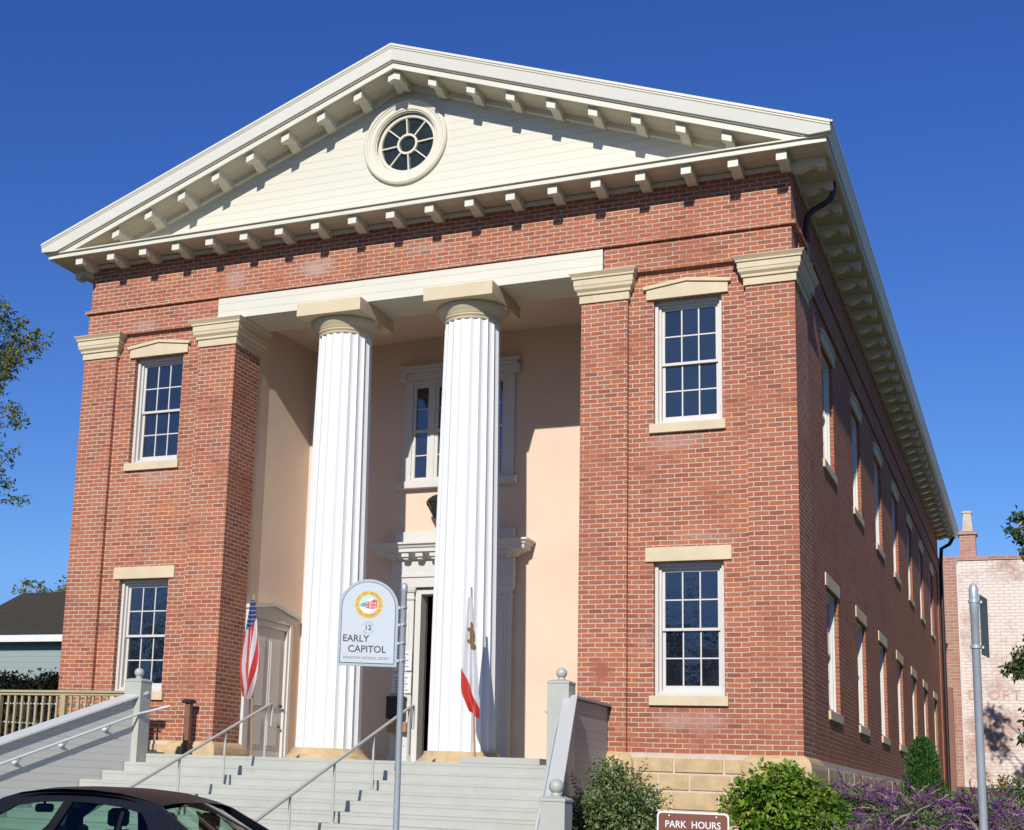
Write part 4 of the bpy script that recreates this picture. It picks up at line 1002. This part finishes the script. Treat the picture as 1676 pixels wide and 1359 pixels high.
for q in (-1, 1):
    strip(q, roofline, [(x + (.09 if i < 3 else 0) - (.10 if i > 8 else 0), z-.115-(.0 if i in (0, 11) else 0)) for i, (x, z) in enumerate(roofline)])
    strip(q, [(3.12, 1.315), (3.45, 1.0)], [(3.32, 1.30), (3.95, 1.0)])   # broad rear pillar
body = m.build('body', M['carpaint'], car, recalc=True)
for q in (-1, 1):
    for A_, B_, th_, nm_ in (([(2.30, 1.37), (2.18, .97)], [(2.40, 1.37), (2.28, .97)], .04, 'window_pillar'), ([(2.93, 1.30), (2.98, .97)], [(2.965, 1.29), (3.02, .97)], .03, 'window_pillar'), ([(1.02, .96), (3.5, .985)], [(1.02, .99), (3.5, 1.01)], .03, 'belt_trim')):
        m = MB(); strip(q, A_, B_, th_); m.build(nm_, M['blackplastic'], body)
def glass(pts, nm):
    g = MB(); g.face(pts); return g.build(nm, M['carglass'], car)
for q in (-1, 1):
    glass([side(q, 1.08, .985)-Vector((0, q*.012, 0)), side(q, 2.20, .985)-Vector((0, q*.012, 0)), side(q, 2.32, 1.365)-Vector((0, q*.012, 0)), side(q, 1.80, 1.33)-Vector((0, q*.012, 0)), side(q, 1.62, 1.29)-Vector((0, q*.012, 0))], 'door_window')
    glass([side(q, 2.26, .985)-Vector((0, q*.012, 0)), side(q, 3.42, 1.0)-Vector((0, q*.012, 0)), side(q, 3.14, 1.31)-Vector((0, q*.012, 0)), side(q, 2.9, 1.345)-Vector((0, q*.012, 0)), side(q, 2.38, 1.365)-Vector((0, q*.012, 0))], 'door_window')
def curved(xa, za, wa, xb, zb, wb, bow, nm):
    g = MB(); V = []; K = 9
    for x, z, w in ((xa, za, wa), (xb, zb, wb)):
        for k in range(K): q = -1+2*k/(K-1); V.append((S(x)+bow*q*q, YC+w*q, GZ+z+.04*(1-q*q)))
    g.mesh(V, [(k, k+1, K+k+1, K+k) for k in range(K-1)], True); return g.build(nm, M['carglass'], car)
curved(.98, .975, .72, 1.62, 1.35, .55, .10, 'windscreen'); curved(3.97, 1.0, .70, 3.33, 1.345, .54, -.10, 'rear_window')
m = MB(); m.box(S(.95), S(3.9), YC-.70, YC+.70, GZ+.45, GZ+.80); m.build('cabin_floor', M['cloth_dark'], car)
for (x, y) in ((2.15, -.36), (2.15, .36), (3.15, -.36), (3.15, .36)):
    m = MB(); m.frusta([(GZ+.55, .0), (GZ+.75, .03), (GZ+1.08, -.02), (GZ+1.10, -.05)], S(x), S(x)+.14, YC+y-.22, YC+y+.22); seat = m.build('seat', M['cloth_dark'], car, bevel=.03)
    m = MB(); m.frusta([(GZ+1.13, -.02), (GZ+1.15, .0), (GZ+1.27, .0), (GZ+1.30, -.03)], S(x)+.03, S(x)+.12, YC+y-.12, YC+y+.12); m.box(S(x)+.06, S(x)+.08, YC+y-.05, YC+y+.05, GZ+1.05, GZ+1.14); m.build('headrest', M['cloth_dark'], seat, bevel=.02)
m = MB(); m.frusta([(GZ+1.235, -.015), (GZ+1.25, 0), (GZ+1.30, 0), (GZ+1.315, -.015)], S(1.62), S(1.65), YC-.12, YC+.12); m.tube([(S(1.64), YC, GZ+1.31), (S(1.60), YC, GZ+1.37)], .012, 6); m.build('interior_mirror', M['blackplastic'], car)
for q in (-1, 1):
    m = MB(); m.frusta([(GZ+.98, -.03), (GZ+1.0, 0), (GZ+1.09, 0), (GZ+1.11, -.03)], S(1.28), S(1.42), YC+q*.93-.09, YC+q*.93+.09); m.build('wing_mirror', M['carpaint'], car, bevel=.02)
    for x in (.88, 3.72):
        c_ = Vector((S(x), YC+q*.80, GZ+.315))
        def whl(prof, nm, mat, par):
            g = MB(); V = []; n = 32
            for r, d in prof:
                for k in range(n): a = 2*math.pi*k/n; V.append((c_.x+r*math.cos(a), c_.y+q*d, c_.z+r*math.sin(a)))
            g.mesh(V, [(i*n+k, i*n+(k+1) % n, (i+1)*n+(k+1) % n, (i+1)*n+k) for i in range(len(prof)-1) for k in range(n)], True); return g.build(nm, mat, par, recalc=True)
        wt = whl([(.19, -.10), (.30, -.10), (.315, -.07), (.315, .07), (.30, .10), (.20, .105)], 'wheel', M['rubber'], car)
        whl([(.01, .085), (.05, .09), (.10, .07), (.17, .08), (.20, .10), (.205, .09)], 'rim', M['alloy'], wt)
    m = MB(); m.box(S(.05), S(.22), YC+q*.58-.15, YC+q*.58+.15, GZ+.52, GZ+.63); m.build('headlight', M['headlamp'], car, bevel=.02)
    m = MB(); m.box(S(4.50), S(4.62), YC+q*.60-.16, YC+q*.60+.16, GZ+.66, GZ+.84); m.build('tail_light', M['lamp_red'], car, bevel=.02)

# ------------------------------------------------------------------ buildings around
b = thing('brick_warehouse', 'old brick building with a faded whitewashed wall and a chimney', 'building', (14, 44, 1))
BY = 42.0; T0 = 10.70
m = MB(); m.box(7.28, 34, BY, BY+25, .2, T0-.12); m.build('wall', M['brick_painted'], b)
m = MB(); m.box(6.55, 7.32, BY-.08, BY+6, .2, T0+.06); m.box(7.32, 34, BY-.06, BY+.3, T0-.12, T0+.03); m.build('corner_pier', M['brick_far'], b)
m = MB(); m.box(7.27, 7.33, BY-.12, BY-.08, .5, T0-.3); m.build('drainpipe', M['sash'], b)
m = MB(); m.box(7.42, 8.06, BY+.3, BY+1.0, T0, T0+1.05); m.box(7.35, 8.13, BY+.23, BY+1.07, T0+1.05, T0+1.20); chm = m.build('chimney', M['brick_far'], b)
m = MB(); m.frusta([(T0+1.2, 0), (T0+2.0, -.06), (T0+2.02, -.02), (T0+2.10, -.02), (T0+2.12, -.06)], 7.55, 7.97, BY+.4, BY+.85); m.build('chimney_pot', simple('rust_stained_render', (.62, .50, .38), .9, .2, 2.5, 20, .3, dirt=(.30, .12, .06)), chm)
m = MB()
for ch, x in (('D', 7.72), ('O', 8.53), ('F', 8.95), ('T', 9.38), ('E', 9.82)): m.text(ch, .56, (x, BY-.011, 4.85), (1, 0, 0), (0, 0, 1), 'CENTER', 1.0)
m.build('ghost_lettering', simple('faded_red_lettering', (.60, .36, .29), .9, .25, 3, 20, .1, dirt=(.74, .62, .55)), b)
h = thing('clapboard_house', 'sage green clapboard house with a dark shingle roof and white fascia', 'house', (-25.5, 24, 1))
m = MB(); m.box(-28.0, -22.75, 20.5, 28.2, .0, 5.05); m.face([(-28.0, 20.5, 5.05), (-28.0, 28.2, 5.05), (-27.85, 24.2, 7.3)]); m.build('wall', M['clap'], h)
m = MB(); m.box(-28.2, -22.45, 20.0, 20.12, 4.98, 5.24); m.box(-22.57, -22.45, 20.12, 28.4, 4.98, 5.24); m.build('fascia', M['white'], h)
m = MB()
A = [(-40.4, 19.98, 5.245), (-22.4, 19.98, 5.245), (-22.4, 30.5, 5.245), (-40.4, 30.5, 5.245)]; rd = [(-26.4, 23.2, 7.36), (-21.5, 23.2, 7.36)]
rdg = [(-27.93, 24.2, 7.50), (-22.45, 24.2, 7.50)]
m.face([(-28.2, 19.98, 5.245), (-22.4, 19.98, 5.245), rdg[1], rdg[0]]); m.face([(-22.4, 19.98, 5.245), (-22.4, 28.4, 5.245), rdg[1]]); m.face([(-22.4, 28.4, 5.245), (-28.2, 28.4, 5.245), rdg[0], rdg[1]]); m.face([(-28.2, 28.4, 5.245), (-28.2, 19.98, 5.245), rdg[0]])
m.box(-40.4, -28.2, 19.98, 30.0, 5.245, 5.9)
m.build('roof', M['houseroof'], h)
# the far side of the street, seen only in the window reflections
b2 = thing('shop_building', 'long low stucco shop building on the far side of the street', 'building', (0, -46, -1.5))
m = MB(); m.box(-45, 2, -60, -50, -1.6, 3.6); m.build('wall', M['stucco'], b2)
m = MB(); m.frusta([(3.6, .3), (3.75, .3), (5.0, -3.5)], -45, 2, -60, -50); m.build('roof', M['roofing'], b2)

# ------------------------------------------------------------------ plants
def leaf(mb, p, d, up, L, W, curl=.15):
    side_ = d.cross(up)
    if side_.length < 1e-4: side_ = d.orthogonal()
    side_.normalize(); n_ = side_.cross(d)
    mid = p + d*L*.5; tip = p + d*L - n_*curl*L
    a, b_ = mid + side_*W*.5 + n_*.12*W, mid - side_*W*.5 + n_*.12*W
    i = len(mb.v); mb.v += [tuple(p), tuple(a), tuple(tip), tuple(b_)]
    for f in ((i, i+1, i+2), (i, i+2, i+3)): mb.f.append(f); mb.mi.append(mb.cm); mb.var.append(mb.cv)
def rvec(rg):
    while True:
        v = Vector((rg.uniform(-1, 1), rg.uniform(-1, 1), rg.uniform(-1, 1)))
        if .05 < v.length < 1: return v.normalized()
def leaf_ball(mb, rg, c, rad, n, L, W, shell=.55, droop=.2, vmean=.5):
    c = Vector(c); rad = Vector(rad)
    for _ in range(n):
        d = rvec(rg); t_ = shell + (1-shell)*rg.random()**.6
        if rg.random() < .25: t_ *= rg.random()
        p = c + Vector((d.x*rad.x, d.y*rad.y, d.z*rad.z))*t_
        g = (d + rvec(rg)*.9 + Vector((0, 0, -droop))).normalized()
        mb.cv = max(0, min(1, rg.gauss(vmean, .22)))
        s_ = rg.uniform(.7, 1.25); leaf(mb, p, g, (Vector((0, 0, 1)) + rvec(rg)*.6).normalized(), L*s_, W*s_)
def clumps(rg, c, rad, k, lo, hi):
    out = []
    for _ in range(k):
        d = rvec(rg); t_ = rg.uniform(.35, .92)
        out.append(((c[0]+d.x*rad[0]*t_, c[1]+d.y*rad[1]*t_, c[2]+d.z*rad[2]*t_), rg.uniform(lo, hi)))
    return out
def shrub(name, label, cat, base, c, rad, mat, seed, nclump, per, L, W, lo=.16, hi=.34, group=None, stems=9, vm=.5):
    rg = random.Random(seed); t = thing(name, label, cat, base, group)
    mb = MB()
    for p, r in clumps(rg, c, rad, nclump, lo, hi):
        v = max(.15, min(.85, rg.gauss(vm, .18))); leaf_ball(mb, rg, p, (r, r, r*.85), per, L, W, .45, .1, v)
    ms = MB()
    for _ in range(nclump//4):
        d = rvec(rg); d.z = abs(d.z)*.9+.1; a = Vector(c) + Vector((d.x*rad[0], d.y*rad[1], d.z*rad[2]))*.8; b_ = a + (d + rvec(rg)*.5)*rg.uniform(.12, .26)
        ms.tube([a, (a+b_)*.5, b_], [.006, .004, .002], 4, True, False)
        for q in range(9):
            p = a.lerp(b_, q/8) + rvec(rg)*.02; mb.cv = max(0, min(1, rg.gauss(vm+.12, .25))); leaf(mb, p, (d + rvec(rg)*1.2).normalized(), rvec(rg), L*rg.uniform(.6, 1.25), W*rg.uniform(.7, 1.2))
    mb.build('foliage', mat, t)
    mb = ms
    for _ in range(stems):
        d = rvec(rg); e = Vector((c[0]+d.x*rad[0]*.7, c[1]+d.y*rad[1]*.7, c[2]+abs(d.z)*rad[2]*.5)); b_ = Vector(base) + Vector((rg.uniform(-.08, .08), rg.uniform(-.08, .08), -.05))
        mb.tube([b_, b_*.5+e*.5+rvec(rg)*.06, e], [.014, .010, .004], 5)
    mb.build('stem', M['bark'], t)
    return t
shrub('rounded_shrub', 'rounded grey-green shrub with small leaves beside the right wall of the steps', 'shrub', (4.95, -3.0, -.95), (4.93, -3.0, -.25), (.66, .62, .86), M['leaf_shrub'], 11, 150, 100, .075, .036, .13, .26)
shrub('leafy_bush', 'bright yellow-green bush in front of the corner of the sandstone foundation', 'bush', (7.14, -2.9, -.9), (7.14, -2.9, -.30), (.78, .60, .88), M['leaf_bright'], 12, 160, 100, .095, .055, .14, .27)
shrub('lavender_bush', 'low feathery grey-green bush below the yellow-green bush', 'bush', (7.95, -5.0, -1.2), (7.95, -5.0, -.72), (.75, .6, .62), M['leaf_sage'], 13, 70, 70, .085, .012, .14, .24)
# cypress
rg = random.Random(21); t = thing('cypress', 'small dark green conical cypress against the side wall of the brick building', 'conifer', (8.0, 9.3, -.3))
mb = MB()
for _ in range(4200):
    u = rg.random()**.8; z = -.2 + 1.70*u; rr = .54*(1-u)**.7+.04*(1+math.sin(9*u)); a = rg.uniform(0, 2*math.pi); q = rg.uniform(.55, 1.05)*(1+.18*math.sin(5*a+7*u))
    mb.cv = max(0, min(1, rg.gauss(.5, .25))); p = Vector((8.0+rr*q*math.cos(a), 9.3+rr*q*math.sin(a)*1.1, z))
    leaf(mb, p, (Vector((math.cos(a)*.5, math.sin(a)*.5, 1))+rvec(rg)*.5).normalized(), rvec(rg), .10, .035)
mb.build('foliage', M['leaf_cypress'], t)
mb = MB(); mb.tube([(8, 9.3, -.5), (8, 9.3, 1.2)], [.05, .015], 6); mb.build('trunk', M['bark'], t)
# salvia
def salvia(c, rad, seed, label, nsp, nleaf):
    rg = random.Random(seed); base = (c[0], c[1], gz(c[0], c[1])); t = thing('sage_bush', label, 'sage', base, 'purple sage bushes along the side wall')
    mb = MB()
    for p, r in clumps(rg, c, (rad[0]*.9, rad[1]*.9, rad[2]*.75), 46, .16, .30): leaf_ball(mb, rg, p, (r, r, r*.8), nleaf, .10, .022, .3, .1, rg.gauss(.5, .15))
    mb.build('foliage', M['leaf_sage'], t)
    mp, md = MB(), MB()
    for _ in range(nsp):
        a = rg.uniform(0, 2*math.pi); q = rg.random()**.5; s0 = Vector((c[0]+rad[0]*.8*q*math.cos(a), c[1]+rad[1]*.8*q*math.sin(a), c[2]+rad[2]*(.9*math.sqrt(max(0, 1-q*q))-.25)+rg.uniform(-.1, .1)))
        d = Vector((math.cos(a)*.7*q + rg.gauss(.15, .55), math.sin(a)*.5*q-.25+rg.gauss(0, .3), rg.uniform(.15, .9))).normalized()
        Ls = rg.uniform(.25, .55); pts = []
        for k in range(6):
            f = k/5; pts.append(s0 + d*Ls*f + Vector((0, 0, -.30*f*f*Ls)) + rvec(rg)*.012)
        w = mp if rg.random() < .82 else md; w.cv = max(0, min(1, rg.gauss(.5, .28)))
        w.tube(pts, [.003, .006, .009, .009, .007, .002], 5, True, False)
        for k in range(14):
            f = rg.uniform(.15, 1); i_ = min(4, int(f*5)); p = pts[i_].lerp(pts[i_+1], f*5-i_); w.cv = max(0, min(1, rg.gauss(.5, .28)))
            leaf(w, p, (rvec(rg)+d*.4).normalized(), rvec(rg), .035, .014)
    mp.build('flower_spike', M['sage_purple'], t); md.build('dry_spike', M['sage_dry'], t)
salvia((7.75, .2, -.12), (.62, .8, .62), 31, 'purple-flowered sage bush against the stone foundation at the building corner', 120, 110)
salvia((8.55, -.8, -.25), (.75, .9, .70), 32, 'purple-flowered sage bush directly below the dark cypress', 140, 110)
salvia((9.45, -.2, -.22), (.75, .9, .62), 33, 'dense purple-flowered sage bush left of the tall galvanised post', 140, 110)
salvia((10.25, -1.4, -.38), (.75, .9, .62), 34, 'purple-flowered sage bush right of the tall galvanised post', 150, 110)
salvia((8.35, -3.4, -.62), (.65, .8, .55), 35, 'sage bush behind the striped spiky leaves', 110, 110)
salvia((9.5, -4.2, -.62), (.8, .8, .52), 36, 'low purple-flowered sage bush nearest the foot of the galvanised post', 150, 110)
shrub('rusty_shrub', 'small green shrub with rust-coloured blooms by the whitewashed wall', 'shrub', (9.6, 12, -.2), (9.6, 12, .28), (1.3, .9, .55), M['leaf_sage'], 41, 45, 60, .10, .045, .2, .34)
rg = random.Random(42); mb = MB()
for p, r in clumps(rg, (9.6, 12, .32), (1.3, .9, .5), 26, .10, .2): leaf_ball(mb, rg, p, (r, r, r), 36, .07, .04, .3, .1, rg.gauss(.5, .2))
mb.build('blooms', M['orange_bloom'], bpy.data.objects['rusty_shrub'])
t = thing('spiky_plant', 'clump of cream-striped sword-like leaves in front of the purple sage', 'plant', (8.75, -6.2, -1.35))
rg = random.Random(51); mb = MB()
for k in range(17):
    a = rg.uniform(0, 2*math.pi); d = Vector((math.cos(a)*.45, math.sin(a)*.35, 1)).normalized(); L_ = rg.uniform(.8, 1.2); w = .035; b0 = Vector((8.72+.06*math.cos(a), -6.2+.06*math.sin(a), -1.3)); sd_ = d.orthogonal().normalized()
    prev = None
    for q in range(7):
        f = q/6; p = b0 + d*L_*f + Vector((math.cos(a), math.sin(a), -.6))*.22*f*f*L_; ww = w*(1-f**2.5)+.002
        cur = (p-sd_*ww, p+sd_*ww)
        if prev: mb.cv = rg.random(); mb.face([prev[0], prev[1], cur[1], cur[0]])
        prev = cur
mb.build('leaves', M['leaf_flax'], t)
# hedge by the house
rg = random.Random(61); hd = thing('hedge', 'dark shaded hedge in front of the sage green house', 'hedge', (-20, 17, .5))
mb = MB()
for k in range(120):
    x = -30+12.5*rg.random(); leaf_ball(mb, rg, (x, 16+rg.uniform(-.5, .5), rg.uniform(1.2, 3.15)), (.7, .6, .5), 80, .16, .09, .4, .1, .4)
for k in range(110):
    x = -30+12.5*rg.random(); leaf_ball(mb, rg, (x, 16+rg.uniform(-.6, .3), rg.uniform(2.8, 3.25)), (.5, .45, .30), 110, .12, .08, .2, .1, .4)
mb.build('foliage', M['leaf_hedge'], hd)
mb = MB(); mb.box(-30, -17.6, 15.7, 16.3, .2, 3.2); mb.build('shade_core', M['dark'], hd)  # near-black box that paints the shade inside the hedge

# trees
def limb_tree(name, label, base, top, tips, mat, seed, L, W, per, spread, r0=.22, group=None, cat='tree', vm=.5, twig=3):
    """trunk, limbs out to each tip, twigs and leaves strung along the outer part of each limb"""
    rg = random.Random(seed); t = thing(name, label, cat, base, group); base, top = Vector(base), Vector(top)
    mt = MB(); ml = MB(); tr = [base + (top-base)*f + Vector((rg.uniform(-.1, .1), rg.uniform(-.1, .1), 0))*f for f in np.linspace(0, 1, 7)]
    mt.tube(tr, [r0*(1-.75*f) for f in np.linspace(0, 1, 7)], 10); mt.build('trunk', M['bark'], t)
    mb = MB()
    for tip, nl, sp in tips:
        tip = Vector(tip); f0 = rg.uniform(.35, .95); s0 = tr[min(5, int(f0*6))].copy()
        pts = []
        for k in range(8):
            f = k/7; pts.append(s0.lerp(tip, f) + Vector((0, 0, .18*(tip-s0).length*math.sin(math.pi*f)*.6)) + rvec(rg)*.05*f)
        mb.tube(pts, [.07*(1-f)**1.3+.006 for f in np.linspace(0, 1, 8)], 6)
        for k in range(nl):
            f = 1-.45*rg.random()**1.5*min(1, sp*1.2); i_ = min(6, int(f*7)); p = pts[i_].lerp(pts[i_+1], f*7-i_)
            d = rvec(rg); q = p + Vector((d.x, d.y, d.z*.6-.2))*sp*rg.uniform(.25, 1)
            if k % 4 == 0: mb.tube([p, p.lerp(q, .5)+rvec(rg)*.02, q], [.007, .005, .002], 4, True, False)
            ml.cv = max(0, min(1, rg.gauss(vm, .26)))
            for _ in range(per):
                pp = q + rvec(rg)*sp*.22*rg.random(); leaf(ml, pp, (rvec(rg)+Vector((0, 0, -.5))).normalized(), rvec(rg), L*rg.uniform(.7, 1.2), W*rg.uniform(.7, 1.2))
    mb.build('limb', M['bark'], t); ml.build('crown', mat, t); return t
rg = random.Random(71)
tips = []
for k in range(46):                                                   # main crown, mostly beyond the frame
    tips.append(((-16.9+rg.gauss(0, .9), 6+rg.gauss(0, 1.4), 11.0+rg.gauss(0, 1.3)), 60, .55))
for (x, z) in ((-14.7, 12.4), (-14.3, 12.2), (-13.9, 12.0), (-14.5, 11.8), (-13.5, 11.7), (-13.35, 11.4), (-14.0, 11.45), (-14.5, 11.2), (-13.8, 11.0), (-13.6, 10.85), (-14.3, 10.9), (-14.6, 10.7), (-14.1, 12.35)):
    tips.append(((x, 6+rg.uniform(-.5, .5), z), 62, .40))
for (x, z) in ((-13.3, 9.15), (-13.6, 9.5), (-14.0, 9.75), (-14.3, 9.3), (-13.55, 8.5), (-14.1, 8.55), (-13.4, 7.15), (-13.8, 7.45), (-14.3, 7.6), (-14.3, 8.0)):
    tips.append(((x, 6+rg.uniform(-.3, .3), z), 22, .28))
limb_tree('street_tree', 'tree with drooping half-bare branches and yellowing leaves left of the capitol', (-17.6, 6.2, -.4), (-17.0, 6, 11), tips, M['leaf_tree'], 72, .13, .06, 3, .4)
tips = [((-38.2+rg.gauss(0, .9), 40+rg.gauss(0, 1), 10.35+rg.gauss(0, .42)), 26, .5) for _ in range(20)]
limb_tree('garden_tree', 'pale green tree top showing above the dark shingle roof', (-38.2, 40, .5), (-38.2, 40, 9.5), tips, M['leaf_tree'], 73, .26, .13, 2, .5, .2, vm=.6)
tips = [((12.6+rg.gauss(0, 1.3), 31.5+rg.gauss(0, 1.3), 5.5+rg.gauss(0, 2.0)), 60, .6) for _ in range(52)]
for p in ((9.72, 31, 9.9), (9.85, 31.2, 10.4), (9.8, 30.8, 9.55), (9.3, 31, 5.05), (9.6, 31.2, 5.25), (9.75, 30.8, 4.9), (9.75, 31, 5.6), (9.45, 31, 4.8), (9.85, 31, 3.2), (9.75, 31, 2.7), (9.9, 31, 3.7)): tips.append((p, 40, .38))
limb_tree('magnolia', 'glossy dark green magnolia branches reaching in front of the whitewashed wall', (12.8, 31.8, .6), (12.6, 31.5, 7.5), tips, M['leaf_mag'], 74, .26, .11, 3, .5, .24, vm=.5)
for i, (x, y, hgt, lab) in enumerate(((19.5, 4, 11, 'unseen magnolia added to block sky light from the side wall, nearest the street'), (21, 14, 12, 'unseen magnolia added to block sky light from the side wall, middle of the row'), (20, 24, 12, 'unseen magnolia added to block sky light from the side wall, farthest from the street'))):  # trees added out of view to cut sky light on the side wall
    tips = [((x+rg.gauss(0, 1.9), y+rg.gauss(0, 2.2), hgt*.60+rg.gauss(0, hgt*.20)), 44, .8) for _ in range(60)]
    limb_tree('magnolia', lab, (x, y, gz(x, y)), (x, y, hgt*.8), tips, M['leaf_mag'], 90+i, .40, .20, 2, .5, .28, group='unseen magnolias added to block sky light')
for i, (x, y, hgt, lab) in enumerate(((-5.5, -42, 8.6, 'broad dark street tree across the road, reflected in the lower right window'), (-31, -42, 9.5, 'tall street tree across the road, reflected in the lower left window'), (-37, -44, 9.0, 'second tree across the road beyond the tall one'))):
    tips = [((x+rg.gauss(0, 1.7), y+rg.gauss(0, 1.7), hgt*.72+rg.gauss(0, hgt*.14)), 40, .8) for _ in range(40)]
    limb_tree('shade_tree', lab, (x, y, -1.5), (x, y, hgt*.8), tips, M['leaf_mag'], 80+i, .35, .18, 2, .5, .25, group='shade trees across the road')
